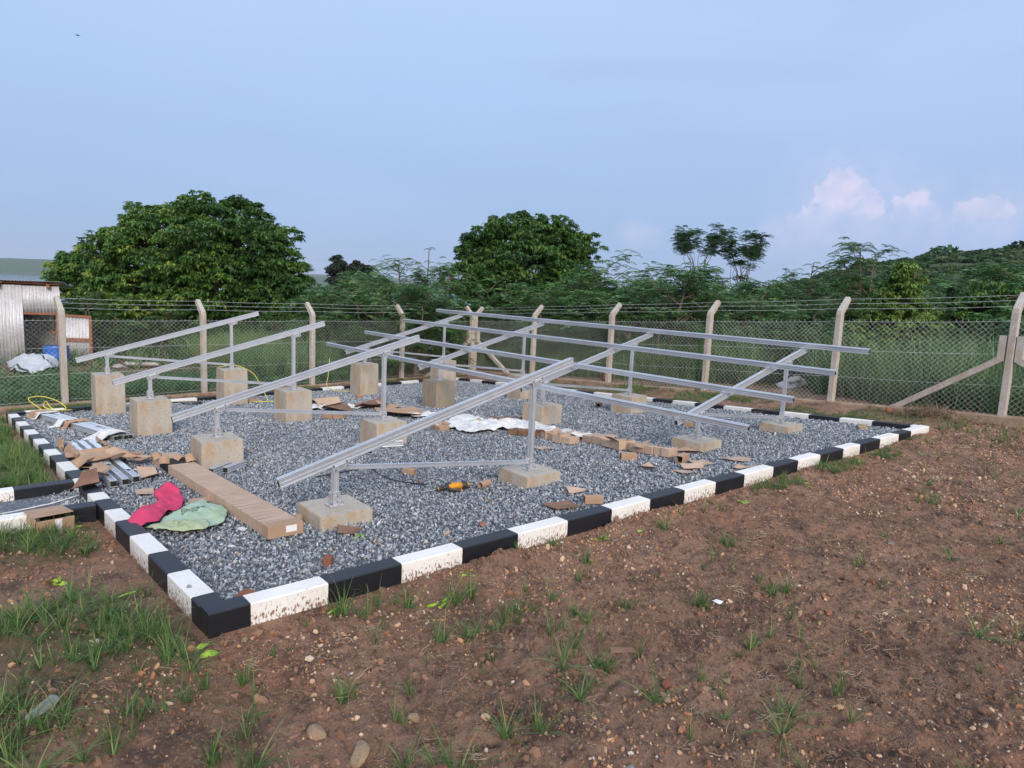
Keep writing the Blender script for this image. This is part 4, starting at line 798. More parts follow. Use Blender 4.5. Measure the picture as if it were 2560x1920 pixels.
# cardboard tubes, bricks, stones on gravel
def tube_card(p, L_, w_, rz, label, m='card', sq=True, tilt=0):
    t_ = empty('cardboard_tube', (p[0], p[1], g(*p)+w_/2+.004), rz=rz, label=label, cat='cardboard tube', group='short cardboard tubes'); mb = MB(); k = 4 if sq else 12; th = .004
    ring = lambda x, r: [Vector((x, r*math.cos(2*math.pi*j/k+math.pi/4), r*math.sin(2*math.pi*j/k+math.pi/4))) for j in range(k)]
    R_ = w_/2*(1.414 if sq else 1); V = ring(-L_/2, R_)+ring(L_/2, R_)+ring(-L_/2, R_-th)+ring(L_/2, R_-th)
    mb.add(V, [(j, (j+1) % k, k+(j+1) % k, k+j) for j in range(k)]+[(2*k+(j+1) % k, 2*k+j, 3*k+j, 3*k+(j+1) % k) for j in range(k)]+[(j, 2*k+j, 2*k+(j+1) % k, (j+1) % k) for j in range(k)]+[(k+(j+1) % k, 3*k+(j+1) % k, 3*k+j, k+j) for j in range(k)]); mb.build('tube_wall', M[m], t_, bevel=.0012)
    mb = MB(); mb.add(ring(L_*.25, R_-th-.001), [tuple(range(k))]); mb.build('bore_shade', M['dark'], t_, recalc=False); return t_  # black disc stands in for the shade deep in the tube
tube_card((1.22,.92), .13, .052, -1.15+math.pi, 'short square cardboard tube lying on gravel left of the yellow tool', 'card')
tube_card((1.43,.04), .13, .058, .25, 'round cardboard tube open at its left end, right of the yellow tool', 'card', False)
tube_card((-.27,.02), .12, .06, 1.0, 'small cardboard tube between the long carton and the nearest footing', 'card', False)
tube_card((1.76,-.93), .15, .06, -.55, 'rectangular cardboard tube near the front kerb', 'card')
tube_card((3.34,.03), .17, .07, -.62, 'square cardboard tube before the crumpled strip of torn cardboard', 'card')
tube_card((3.68,-.40), .20, .075, .25, 'cardboard tube with a white label at the right end of the torn strip', 'card')
tube_card((6.49,3.30), .17, .07, .5, 'cardboard tube behind the rack by the back right footing', 'cardd')
tube_card((5.78,1.0), .12, .06, -.9, 'small cardboard tube under the end of the lowest cross rail', 'card')
tube_card((4.02,7.11), .15, .06, .25, 'orange brown cardboard tube before the lone tall footing', 'card')
tube_card((2.26,7.70), .17, .065, -.3, 'orange brown cardboard tube at the foot of the yellow cable', 'card')
def rock(p, r, m, label, seed, z=None, cat='stone', group=None, sc=(1,1,1)):
    me = rock_mesh('stone', seed, 3, .05, .75); me.materials.append(M[m]); o = bpy.data.objects.new('stone', me); COL.objects.link(o); zz = z if z is not None else Zg(*p)
    o.location = (p[0], p[1], zz+r*.22*sc[2]); o.scale = (r*sc[0], r*sc[1], r*sc[2]); o.rotation_euler = (0, 0, seed*.7); return tag(o, label, cat, group)
rock((-.47,-.86), .062, 'rock_red', 'brown stone resting on gravel inside the front kerb', 11, g(0,-.86)); rock((.72,-.83), .035, 'brick', 'small orange brick fragment on gravel near the front kerb', 12, g(0,-.83), 'brick'); rock((4.48,8.28), .07, 'rock_tan', 'pale stone leaning against the lone tall footing at the back', 13, g(0,8.28)); rock((7.50,-.62), .10, 'rock_tan', 'broken brown block on the gravel near the right kerb corner', 14, g(0,-.6), 'brick', sc=(1.4,1,.7))
rock((9.62,5.95), .14, 'brick', 'reddish brick chunk sitting on the fence plinth', 15, zf(9.6,5.95)+.15, 'brick', sc=(1,.8,1.4)); rock((-1.02,-1.10), .10, 'rock_red', 'dark brown stone tucked in the front kerb corner', 16, g(0,-1.1)-.01, sc=(1.5,.7,.7))
rock((-1.245,-.86), .018, 'rock_grey', 'tiny grey chip resting on top of the left kerb', 17, kt(0,-.86))
rock((9.0,-.35), .07, 'brick', 'red brick lump in the weeds before the right fence', 18, None, 'brick'); rock((1.1,.6), .02, 'brick', 'tiny orange chip between the rail and the tool', 19, g(0,.6), 'brick')

# offcuts of channel
def offcut(p0, p1, label, m='alu', w_=.055, h=.06):
    a = Vector((*p0, 0)); b = Vector((*p1, 0)); c = (a+b)/2; d_ = (b-a).normalized(); s_ = Vector((-d_.y, d_.x, 0)); cz = Vector((c.x, c.y, g(c.x, c.y)+.006)); A_ = Vector((a.x, a.y, g(a.x, a.y)+.006))-cz; B_ = Vector((b.x, b.y, g(b.x, b.y)+.006))-cz
    mb = MB(); mb.ext(rail_prof(w_, h), A_, B_, s_); end_shade(mb, A_, s_, Vector((0,0,1)), w_, h+.008, -1, d_); end_shade(mb, B_, s_, Vector((0,0,1)), w_, h+.008, 1, d_); return tag(mb.build('rail_offcut', [M[m], M['dark']], loc=cz), label, 'rail offcut', 'short offcuts of aluminium rail')
offcut((-.22,2.09), (.02,2.30), 'darker short rail offcut against the second footing'); offcut((-.10,2.06), (.15,2.27), 'brighter short rail offcut in front of the second footing')
offcut((1.72,2.36), (1.97,2.24), 'ribbed rail offcut under the nearest sloping rail, by the footing', w_=.075); offcut((1.42,2.03), (1.62,2.20), 'grey rail offcut angled on gravel beneath the nearest sloping rail'); offcut((1.28,2.20), (1.62,2.38), 'dark rail offcut hidden mostly under the nearest sloping rail')
# torn strip of cardboard boxes and foam
def box_strip(name, path, w_, h, m, label, cat='torn carton', n=6, seed=0, group='torn cardboard strip pieces', opn=.5):
    """a chain of small folded box sections along a path; some open on top"""
    r = random.Random(seed); P = [Vector((*p, 0)) for p in path]; c = sum(P, Vector())/len(P); c.z = g(c.x, c.y); tot = [0]
    for a, b in zip(P[:-1], P[1:]): tot.append(tot[-1]+(b-a).length)
    def at(s):
        for i in range(len(P)-1):
            if s <= tot[i+1] or i == len(P)-2: t = (s-tot[i])/(tot[i+1]-tot[i]); return P[i].lerp(P[i+1], t), (P[i+1]-P[i]).normalized()
    mb = MB(); th = .004
    for k in range(n):
        s0 = tot[-1]*k/n+.004; s1 = tot[-1]*(k+1)/n-.004; (q0, d0), (q1, d1) = at(s0), at(s1); sd0 = Vector((-d0.y, d0.x, 0)); w0 = w_*r.uniform(.85, 1.1); hh = h*r.uniform(.75, 1.15); sk = r.uniform(-.02, .02)
        def z(q, e): return g(q.x, q.y)-c.z+e
        def pt(q, v, e): X = q+sd0*v; return (X.x-c.x+sk, X.y-c.y, z(X, e))
        V = [pt(q0,-w0/2,.004), pt(q1,-w0/2,.004), pt(q1,w0/2,.004), pt(q0,w0/2,.004), pt(q0,-w0/2+r.uniform(-.01,.01),hh), pt(q1,-w0/2+r.uniform(-.01,.01),hh*r.uniform(.9,1.1)), pt(q1,w0/2,hh*r.uniform(.6,1.1)), pt(q0,w0/2,hh*r.uniform(.6,1.1))]
        if r.random() > opn: mb.add(V, [(3,2,1,0),(4,5,6,7),(0,1,5,4),(1,2,6,5),(2,3,7,6),(3,0,4,7)])
        else:
            I = [tuple(Vector(v).lerp(Vector(V[(i % 4)+4]) if False else sum((Vector(u) for u in (V[4:] if i > 3 else V[:4])), Vector())/4, .06)) for i, v in enumerate(V)]
            mb.add(V+I, [(3,2,1,0),(0,1,5,4),(1,2,6,5),(2,3,7,6),(3,0,4,7),(8,9,13,12)[::-1],(9,10,14,13)[::-1],(10,11,15,14)[::-1],(11,8,12,15)[::-1],(4,5,13,12),(5,6,14,13),(6,7,15,14),(7,4,12,15),(8,9,10,11)])
            # lifted lid flap
            l0 = Vector(V[7 if r.random() < .5 else 4]); l1 = Vector(V[6 if l0 == Vector(V[7]) else 5]); up = Vector((r.uniform(-.04,.04), r.uniform(-.04,.04), r.uniform(.01,.05)))+(-sd0 if l0 == Vector(V[7]) else sd0)*(-1)*w0*.5*r.uniform(.3,1); mb.add([l0, l1, l1+up, l0+up*r.uniform(.6,1), l0+Vector((0,0,.003)), l1+Vector((0,0,.003)), l1+up+Vector((0,0,.004)), l0+up*.9+Vector((0,0,.004))], [(3,2,1,0),(4,5,6,7),(0,1,5,4),(1,2,6,5),(2,3,7,6),(3,0,4,7)])
    return tag(mb.build(name, m, loc=c, recalc=True), label, cat, group)
box_strip('torn_carton', [(3.08,3.32),(3.02,3.05),(3.0,2.86)], .16, .075, M['card'], 'squashed brown carton at the left end of the foam wrap, with a paper label', n=3, seed=1, opn=.6)
box_strip('torn_carton', [(3.52,2.12),(3.60,1.88),(3.70,1.60)], .13, .07, M['cardd'], 'carton section peeking out from under the foam wrap', n=4, seed=2, opn=.2)
box_strip('torn_carton', [(3.66,1.62),(3.58,1.35),(3.58,1.05)], .17, .085, M['card2'], 'scooped open carton section with ragged rim beside the right end of the foam wrap', n=4, seed=3, opn=.7)
box_strip('torn_carton', [(3.90,1.12),(3.86,.70),(3.80,.42)], .22, .10, M['card2'], 'widest carton section with its back panel standing up, in the torn strip', n=4, seed=4, opn=.5)
box_strip('torn_carton', [(3.84,.46),(3.84,.15),(3.84,-.18)], .18, .085, M['card2'], 'carton section with many short folds, last of the torn strip', n=6, seed=5, opn=.5)
put_sheet('cardboard_scrap', [(3.95,1.42),(4.35,1.15),(4.25,.95),(3.95,1.05)], M['card2'], 'upright tan back panel leaning over the torn strip of cartons', 'cardboard scrap', 'torn cardboard scraps', fold=.004, crease=.18, seed=3, th=.004, rings=6)
o = put_sheet('foam_wrap', [(3.02,3.22),(3.10,2.80),(3.05,2.42),(3.28,2.36),(3.55,2.38),(3.68,2.00),(3.78,1.70),(3.86,1.45),(3.92,1.18),(4.02,1.10),(4.10,1.35),(4.06,1.75),(4.20,2.30),(4.28,2.75),(4.0,2.95),(3.80,3.05),(3.95,3.65),(3.85,3.75),(3.45,3.45),(3.30,3.35)], M['cloth'], 'long crumpled strip of white foam wrap across the gravel', 'foam wrap', fold=.055, fsc=10, H=.02, rings=26, th=.003, seed=21, dz=.01, seg=.025)
SC = [([(3.08,-.30),(3.28,-.28),(3.22,-.40),(3.12,-.52)],'card2','pointed pale cardboard scrap before the torn strip'),([(3.20,-.62),(3.30,-.66),(3.27,-.82),(3.20,-.80)],'card2','narrow upright looking cardboard scrap near the tube with the label'),([(3.42,-.55),(3.60,-.70),(3.48,-.80),(3.34,-.68)],'card2','flat four cornered cardboard scrap near the right front footing'),([(3.70,-.45),(3.86,-.52),(3.80,-.70),(3.62,-.62)],'card2','bent cardboard scrap with raised edge right of the labelled tube'),
 ([(4.05,.0),(4.30,-.02),(4.28,-.32),(4.08,-.20)],'card','folded cardboard scrap between the torn strip and the front right footing'),([(3.02,1.22),(3.14,1.08),(3.12,.96),(3.0,1.05)],'card2','small pale scrap on gravel behind the second footing'),([(1.88,-.50),(2.0,-.62),(1.92,-.68),(1.82,-.60)],'card2','tiny pale cardboard chip above the rectangular tube near the kerb'),
 ([(4.05,-.60),(4.30,-.66),(4.32,-.82),(4.10,-.84)],'card2','cardboard scrap lying flat near the front kerb, right of centre'),([(3.72,-.95),(3.90,-.90),(4.0,-1.05),(3.80,-1.12)],'card2','cardboard scrap touching the front kerb'),([(7.78,1.05),(7.92,1.05),(7.98,1.3),(7.82,1.32)],'card','small brown cardboard bit resting on the right back kerb'),
 ([(-.75,2.55),(-.6,2.5),(-.62,2.2),(-.78,2.3)],'card2','flat cardboard scrap between the opened bundle and the long carton'),([(-.92,1.85),(-.78,1.82),(-.82,1.62),(-.95,1.66)],'card2','small flat scrap in front of the opened rail bundle'),([(-1.02,1.22),(-.86,1.12),(-.9,1.02),(-1.05,1.08)],'card2','flat grey brown scrap behind the pink sack'),([(-.66,1.22),(-.5,1.16),(-.5,1.04),(-.7,1.10)],'card','slim folded scrap between the green sack and the long carton'),
 ([(-.13,-.30),(.0,-.34),(-.02,-.46),(-.18,-.42)],'cardd','dry brown leaf like scrap in front of the nearest footing'),([(1.40,-.72),(1.62,-.78),(1.60,-.96),(1.36,-.92)],'cardd','rust brown bark like scrap left of the rectangular tube')]
for i, (p_, m_, lb) in enumerate(SC): put_sheet('cardboard_scrap', p_, M[m_], lb, 'cardboard scrap', 'torn cardboard scraps', fold=.004, fsc=8, crease=[.22,.12,.32,.08][i % 4], seed=30+i, th=.004, rings=5, dz=.008)
FR = [([(2.95,7.20),(3.15,7.0),(3.02,6.75),(2.85,6.9)],'card','brown scrap farthest back beside the tall footing'),([(2.62,6.55),(2.95,6.35),(2.85,5.9),(2.55,5.95)],'cloth','white foam scrap at the foot of the tall third row footing'),([(2.80,6.45),(3.20,6.35),(3.10,5.85),(2.75,5.95)],'card2','standing tan scrap in the back litter'),([(2.70,6.0),(3.1,5.85),(3.0,5.4),(2.6,5.5)],'cardd','dark torn carton piece in the back litter'),
 ([(3.05,6.1),(3.4,6.0),(3.35,5.6),(3.05,5.7)],'cloth','small white foam strip between the back litter pieces'),([(3.25,6.0),(3.7,5.8),(3.6,5.3),(3.2,5.45)],'cardd','curled dark brown carton piece left of the tall post'),([(3.5,5.6),(3.85,5.4),(3.75,5.1),(3.45,5.2)],'card','brown carton piece right behind the tall post'),([(3.15,5.0),(3.7,4.75),(3.75,4.2),(3.2,4.1),(3.0,4.5)],'card','large crumpled brown paper heap behind the second row footing'),
 ([(3.4,4.45),(3.75,4.2),(3.6,3.95),(3.3,4.1)],'cloth','white foam corner sticking out behind the second row footing'),([(3.45,3.2),(3.75,3.1),(3.7,2.9),(3.45,2.95)],'card','brown flap standing on the left end of the foam wrap'),([(4.05,3.3),(4.4,3.2),(4.3,2.9),(4.0,3.0)],'cardd','dark curled flap behind the foam wrap'),([(4.4,3.1),(4.7,2.9),(4.65,2.7),(4.35,2.8)],'card2','pale flap behind the middle of the foam wrap')]
for i, (p_, m_, lb) in enumerate(FR): put_sheet('litter_scrap', p_, M[m_], lb, 'scrap', 'back litter of cardboard and foam', fold=.05, fsc=9, crease=0 if m_ == 'cloth' else [.32,.2,.4][i % 3], seed=60+i, th=.004, rings=7, dz=.008)
box_strip('small_carton', [(2.34,5.02),(2.45,4.86),(2.56,4.82)], .13, .07, M['card'], 'small brown carton with a white end label in the back litter', 'carton', n=2, seed=8, opn=.1, group='back litter of cardboard and foam')

# ------------------------------------------------------------------ shed and things beyond the fence
wd = Vector((.96,-.28,0)).normalized(); wn = Vector((wd.y, -wd.x, 0)); 
if wn.dot(Vector((-1,-1,0))) < 0: wn = -wn                        # wn points to the camera side
sh = Vector((.64,17.0,-.95)); shed = empty('tin_shed', sh, label='small corrugated iron shed with open timber framed door on the far left', cat='shed')
def corr(name, u0, u1, z0, z1, off=0, parent=shed, pit=.076, amp=.019, dirv=wd, nv=wn, org=Vector(), jag=0):
    n = max(4, int((u1-u0)/pit*8)); V = []
    for i in range(n+1):
        u = u0+(u1-u0)*i/n; o_ = amp*math.sin(2*math.pi*u/pit)+off
        for z in (z0+(jag*rng.random()), z1): p = org+dirv*u+nv*o_; V.append((p.x, p.y, z))
    me = bpy.data.meshes.new(name); me.from_pydata(V, [], [(2*i, 2*i+2, 2*i+3, 2*i+1) for i in range(n)])
    for p in me.polygons: p.use_smooth = True
    o = link(name, me, M['tin'], parent); md = o.modifiers.new('t', 'SOLIDIFY'); md.thickness = .0015; return o
corr('wall_sheet', -2.9, -.82, 0, 2.08, jag=.02); corr('wall_sheet', -1.02, -.80, .0, 2.06, .016); corr('wall_sheet', -.82, -.0, 1.36, 2.07, .004); corr('wall_sheet', -.16, -.02, 0, 1.36, -.5)
corr('side_sheet', 0, 1.5, 0, 1.98, dirv=(-wn+wd*-.25).normalized(), nv=wd); corr('side_sheet', 0, 1.5, 0, 1.98, dirv=-wn, nv=wd, org=wd*-2.9)
corr('back_sheet', -2.9, -.3, 0, 1.90, org=-wn*1.5)
mb = MB(); V = []; n = 220
for i in range(n+1):
    u = -3.0+3.12*i/n; o_ = .011*math.sin(2*math.pi*u/.076)
    for v, z in ((.16, 2.20), (-1.65, 2.00)): p = wd*u+wn*v; V.append((p.x, p.y, z+o_))
me = bpy.data.meshes.new('roof_sheet'); me.from_pydata(V, [], [(2*i, 2*i+2, 2*i+3, 2*i+1) for i in range(n)]); o = link('roof_sheet', me, M['tin'], shed); md = o.modifiers.new('t', 'SOLIDIFY'); md.thickness = .002
def beam(name, a, b, w_, h, parent=shed, m='wood'):
    mb = MB(); mb.ext([(-w_/2,-h/2),(w_/2,-h/2),(w_/2,h/2),(-w_/2,h/2)], a, b, (0,0,1) if abs((Vector(b)-Vector(a)).normalized().z) < .7 else wd); return mb.build(name, M[m], parent, bevel=.003)
P_ = lambda u, v, z: tuple(wd*u+wn*v+Vector((0,0,z)))
beam('eaves_beam', P_(-3.0,.06,2.15), P_(-1.2,.06,2.15), .06, .04); beam('eaves_beam', P_(-1.19,-.02,2.14), P_(.02,-.02,2.13), .04, .03)
for u in (-2.9,-1.28,-.22): beam('rafter_end', P_(u,.14,2.07), P_(u,-.3,2.06), .10, .07)
beam('door_post', P_(-.05,.03,0), P_(-.05,.03,1.38), .09, .06); beam('door_lintel', P_(-.82,.0,1.36), P_(0,.0,1.36), .05, .05); beam('inner_rail', P_(-.30,-.42,.85), P_(.0,-.10,.85), .07, .04)
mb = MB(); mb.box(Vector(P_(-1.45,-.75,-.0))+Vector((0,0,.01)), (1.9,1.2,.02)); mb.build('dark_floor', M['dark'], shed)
door = empty('door', (0,0,0)); door.parent = shed
corr('door_sheet', .05, .66, .10, 1.30, .03, door); 
dp = [beam('door_frame', P_(.02,.05,.06), P_(.02,.05,1.36), .06, .05, door), beam('door_frame', P_(.68,.05,.04), P_(.68,.05,1.32), .06, .05, door), beam('door_frame', P_(.0,.06,1.34), P_(.70,.06,1.30), .06, .04, door), beam('door_frame', P_(.0,.06,.70), P_(.70,.06,.68), .10, .04, door), beam('door_frame', P_(.0,.05,.07), P_(.70,.05,.05), .05, .04, door)]
door.location = (0,0,0)
bl_ = empty('blue_drum', (.42,16.25,-.93), rz=-1.1, label='open blue plastic drum with white lettering before the shed doorway', cat='drum'); mb = MB(); k = 28
prof = [(.0,.262),(.06,.275),(.30,.285),(.33,.292),(.36,.285),(.55,.283),(.575,.292),(.58,.286),(.57,.272),(.30,.270),(.02,.25)]
mb.tube([(0,0,z) for z, r in prof], [r for z, r in prof], k); dm = mb.build('drum_shell', M['blue'], bl_, smooth=True)
tx = bpy.data.curves.new('lettering', 'FONT'); tx.body = 'ROYA'; tx.size = .13; tx.align_x = 'CENTER'; tx.extrude = .0
to = bpy.data.objects.new('lettering', tx); COL.objects.link(to); bpy.context.view_layer.update(); dg = bpy.context.evaluated_depsgraph_get(); tm = bpy.data.meshes.new_from_object(to.evaluated_get(dg)); bpy.data.objects.remove(to)
for v in tm.vertices:                                             # wrap round the drum
    a_ = v.co.x/.288-math.pi/2+.72; v.co = Vector((.2895*math.cos(a_), .2895*math.sin(a_), .13+v.co.y))
bm = bmesh.new(); bm.from_mesh(tm); bmesh.ops.remove_doubles(bm, verts=bm.verts, dist=1e-5); bm.to_mesh(tm); bm.free(); link('lettering', tm, M['paper'], dm)
ol = [(-.63,16.0),(-.62,15.2),(-.42,14.5),(-.14,14.1),(.15,14.5),(.35,15.1),(.45,15.9),(.0,16.3)]; cx, cy = -.1, 15.3
tp = sheet('tarpaulin', [(x-cx,y-cy) for x, y in ol], M['tarp'], lambda x, y: 0, H=.20, fold=.16, fsc=3.8, rings=18, seed=4, th=.004, loc=(cx,cy,Zg(cx,cy)+.04)); tag(tp, 'pale woven tarpaulin with dark stripes heaped over something before the shed', 'tarpaulin')
def stripes(t, b, tcn):
    sp = t.nodes.new('ShaderNodeSeparateXYZ'); t.links.new(tcn.outputs['Object'], sp.inputs[0]); wv = t.nodes.new('ShaderNodeMath'); wv.operation = 'PINGPONG'; wv.inputs[1].default_value = .24
    ad_ = t.nodes.new('ShaderNodeMath'); ad_.operation = 'MULTIPLY_ADD'; ad_.inputs[1].default_value = .25; t.links.new(sp.outputs[1], ad_.inputs[0]); t.links.new(sp.outputs[0], ad_.inputs[2]); t.links.new(ad_.outputs[0], wv.inputs[0])
    ls_ = t.nodes.new('ShaderNodeMath'); ls_.operation = 'LESS_THAN'; ls_.inputs[1].default_value = .018; t.links.new(wv.outputs[0], ls_.inputs[0]); x = t.nodes.new('ShaderNodeMix'); x.data_type = 'RGBA'; prev = b.inputs['Base Color'].links[0].from_socket
    t.links.new(ls_.outputs[0], x.inputs[0]); t.links.new(prev, x.inputs[6]); x.inputs[7].default_value = (.03,.035,.05,1); t.links.new(x.outputs[2], b.inputs['Base Color'])
tp.data.materials[0] = mat('striped tarpaulin', (.50,.54,.60), .6, noise=(5, (.40,.42,.45), .5, 5), bump=(12, .6, .03), extra=stripes)
mb = MB(); mb.box((0,0,.10), (.75,.30,.07), Matrix.Rotation(.06,3,'Y')); tag(mb.build('concrete_slab', M['post'], loc=(2.15,15.3,Zg(2.15,15.3)), bevel=.02), 'pale broken concrete slab on bare earth behind the back fence', 'slab')
for i, (x, y, r, m_, lb) in enumerate([(1.65,15.3,.16,'rock_grey','grey rubble chunk left of the pale slab behind the fence'), (2.9,14.9,.10,'rock_red','dark rubble lump right of the pale slab'), (3.25,14.0,.14,'rock_tan','tan rubble chunk behind the second fence post'), (2.55,15.5,.12,'rock_grey','flat grey rubble piece touching the pale slab')]): rock((x, y), r, m_, lb, 40+i, None, 'rubble', 'rubble behind the back fence', sc=(1.3,1,.8))
# heap of crumpled sacks beyond the right fence
heap = empty('sack_heap', (11.75,2.62,-.44), label='heap of crumpled dirty white cement sacks beyond the right fence', cat='heap'); heap.scale = (1.0,1.0,.72)
for i, (x, y, z, a_) in enumerate([(-.32,.12,.06,.34),(.0,.0,.10,.36),(.28,-.15,.08,.32),(.0,.06,.28,.30),(.18,-.05,.36,.26),(.05,-.02,.48,.20),(.24,-.12,.24,.26),(-.55,.25,.02,.24)]):
    ring = [(a_*math.cos(t)*(1+.25*math.sin(3*t+i)), a_*.8*math.sin(t)*(1+.2*math.cos(2*t+i))) for t in np.linspace(0, 2*math.pi, 12, endpoint=False)]
    sheet('sack', ring, mat('dusty paper sack', (.62,.58,.56), .85, noise=(7, (.38,.33,.30), .6, 5)) if i == 0 else bpy.data.materials['dusty paper sack'], lambda u, v: 0, H=.12, fold=.10, fsc=6, rings=9, th=.004, seed=70+i, parent=heap, loc=(x, y, z))

# ------------------------------------------------------------------ soil litter, stones, strips
def rocks_at():
    L_ = [(-1.96,-1.49,.075,'rock_grey','flat pinkish grey stone at the left edge of the picture',(1.5,.9,.6)),(-1.18,-2.24,.055,'rock_tan','round tan stone at the bottom, left of centre',(1.3,1,.9)),(-.45,-2.37,.028,'rock_tan','pale rounded pebble standing alone left of the small grass tuft',(1,1,1)),
     (.30,-2.96,.030,'rock_tan','smooth cream pebble on its side among the roots',(1.4,.9,.8)),(.20,-2.83,.042,'rock_red','dark red stone half sunk in a hollow',(1.3,.9,.9)),(.09,-2.90,.038,'rock_tan','dull brown stone below the dark red one',(1.2,1,.8)),(.24,-3.0,.022,'rock_tan','white oval pebble right of the dark red stone',(1.3,1,.8)),
     (.44,-2.98,.03,'rock_tan','orange tan stone right of the pale leaf shaped stone',(.9,1.4,1)),(-.39,-3.11,.035,'rock_grey','blue grey angular chip at the bottom edge',(1.3,1,.7)),(-1.15,-1.38,.030,'rock_tan','cream stone touching the black kerb corner',(1.4,.9,.7)),(-1.42,-1.24,.035,'rock_grey','grey flaky stone beside the lime plastic piece',(1.5,.9,.6)),
     (-1.84,-1.68,.016,'rock_tan','small ochre pebble above the grass at lower left',(1,1,.9)),(-.83,-2.36,.035,'rock_tan','brown stone standing near the bottom centre left',(1,1,1.2)),(-.95,-1.79,.028,'rock_red','orange stone right of the lime plastic piece',(1.1,1,.9)),(-1.11,-2.44,.070,'rock_tan','largest tan stone, right of the round one at the bottom',(1.2,1,1)),
     (1.1,-2.95,.03,'rock_red','orange pebble near the lower right centre',(1.2,1,.9)),(.27,-2.46,.028,'rock_red','rust coloured stone below the row of grass tufts',(1,1,.9)),(2.2,-2.6,.035,'rock_tan','tan stone right of the tallest tuft in the open soil',(1.2,1,.8)),(-.25,-1.42,.035,'rock_red','red brown stone against the white kerb band',(1,1,1)),
     (-.6,-1.6,.03,'brick','flat red brick chip in the soil before the kerb',(1.5,.8,.4)),(1.9,-3.2,.028,'rock_tan','pale brown pebble low on the right',(1.3,1,.8)),(3.0,-2.7,.03,'rock_grey','light grey stone on the right side soil',(1.3,1,.7)),(-1.7,-.75,.035,'rock_red','brown red stone in the left grass patch',(1.2,1,.8)),(-1.62,-.55,.028,'rock_tan','orange stone beside the slim lime strip in the grass',(1.2,1,.8)),(-1.85,-.45,.05,'rock_red','dark laterite lump between the left grass clumps',(1.3,1,.8))]
    for i, (x, y, r, m_, lb, sc) in enumerate(L_): rock((x, y), r*.8, m_, lb, 100+i, None, 'stone', 'larger stones on the soil', sc)
rocks_at()
# strewn pebbles, clods, roots
peb = [proto('pebble_shape', rock_mesh('pebble_shape', 50+i, 1, .12, .75), M['pebble']) for i in range(5)]; clo = [proto('clod_shape', rock_mesh('clod_shape', 70+i, 2, .35, .7), M['clod']) for i in range(4)]
def soil_pts(n, x0=-3.2, x1=11, y0=-4.1, y1=-1.32, near=1.0):
    x = rng.uniform(0, 1, n)**1.25*(x1-x0)+x0; y = y1-(y1-y0)*rng.uniform(0, 1, n)**1.05; return x, y
x, y = soil_pts(44000); dn = vn(x*.9+3, y*.9+8)*.6+vn(x*3.1, y*3.1+4)*.5+.25*sst(5, 9, x)+.22*np.exp(-((y+1.7)/.35)**2)*(x < 1.5); k = rng.random(len(x)) < np.clip((dn-.42)*2.4, .04, 1); x, y = x[k], y[k]
xl = rng.uniform(-3.5, -1.35, 1500); yl = rng.uniform(-1.3, 1.2, 1500); x = np.append(x, xl); y = np.append(y, yl); s = rng.lognormal(math.log(.0058), .52, len(x)); s = np.clip(s, .002, .026)
scatter('soil_pebbles', np.stack([x, y, Zgv(x, y)+s*.25], 1), rng.uniform(-3.14, 3.14, (len(x), 3))*[.4,.4,1], np.stack([s*1.25, s, s], 1), peb, 'orange and tan gravel strewn over the bare soil', 'pebbles')
x, y = soil_pts(34000); xl = rng.uniform(-3.5, -1.32, 2500); yl = rng.uniform(-1.4, 2.6, 2500); x = np.append(x, xl); y = np.append(y, yl); xb = rng.uniform(-1.2, 7.9, 1600); x = np.append(x, xb); y = np.append(y, -1.31-np.abs(rng.normal(0, .05, 1600))); s = np.clip(rng.lognormal(math.log(.0062), .55, len(x)), .002, .034)
xn = rng.uniform(-3.0, 4.5, 70000); yn = rng.uniform(-3.9, -1.34, 70000); kn = rng.random(70000) < np.clip(vn(xn*2.3+6, yn*2.3)*1.5-.2, .1, 1); x = np.append(x, xn[kn]); y = np.append(y, yn[kn]); s = np.append(s, rng.uniform(.0022, .0062, kn.sum()))
scatter('soil_clods', np.stack([x, y, Zgv(x, y)+s*.1], 1), rng.uniform(-3.14, 3.14, (len(x), 3)), np.stack([s*1.2, s, s*.8], 1), clo, 'crumbly soil clods on the bare ground', 'soil')
def strawproto(i, n=7, L_=.09):
    r = random.Random(i); mb = MB()
    for _ in range(n):
        a_ = r.uniform(0, 6.28); p = Vector((r.uniform(-.03,.03), r.uniform(-.03,.03), r.uniform(0, .006))); pts = [p]
        for k in range(5): a_ += r.uniform(-.6, .6); p = p+Vector((math.cos(a_), math.sin(a_), r.uniform(-.12, .18)))*L_/5*r.uniform(.5, 1.2); p.z = max(p.z, 0); pts.append(p)
        mb.tube(pts, [.0011,.0012,.001,.0009,.0007,.0004], 3, cap=False)
    me = bpy.data.meshes.new('straw_shape'); me.from_pydata(mb.v, [], mb.f); return proto('straw_shape', me, M['straw'])
st_ = [strawproto(i, [1, 2, 9, 14][i % 4], [.11,.08,.06,.05][i % 4]) for i in range(8)]
x, y = soil_pts(6500); k = rng.random(len(x)) < .30+.6*(vn(x*2.2, y*2.2+9) > .62); x, y = x[k], y[k]; s = rng.uniform(.5, 1.5, len(x))
scatter('dry_roots', np.stack([x, y, Zgv(x, y)+.002], 1), rng.uniform(-3.14, 3.14, (len(x), 3))*[.08,.08,1], np.stack([s, s, s], 1), st_, 'dry roots and straw bits scattered on the soil', 'dry roots')
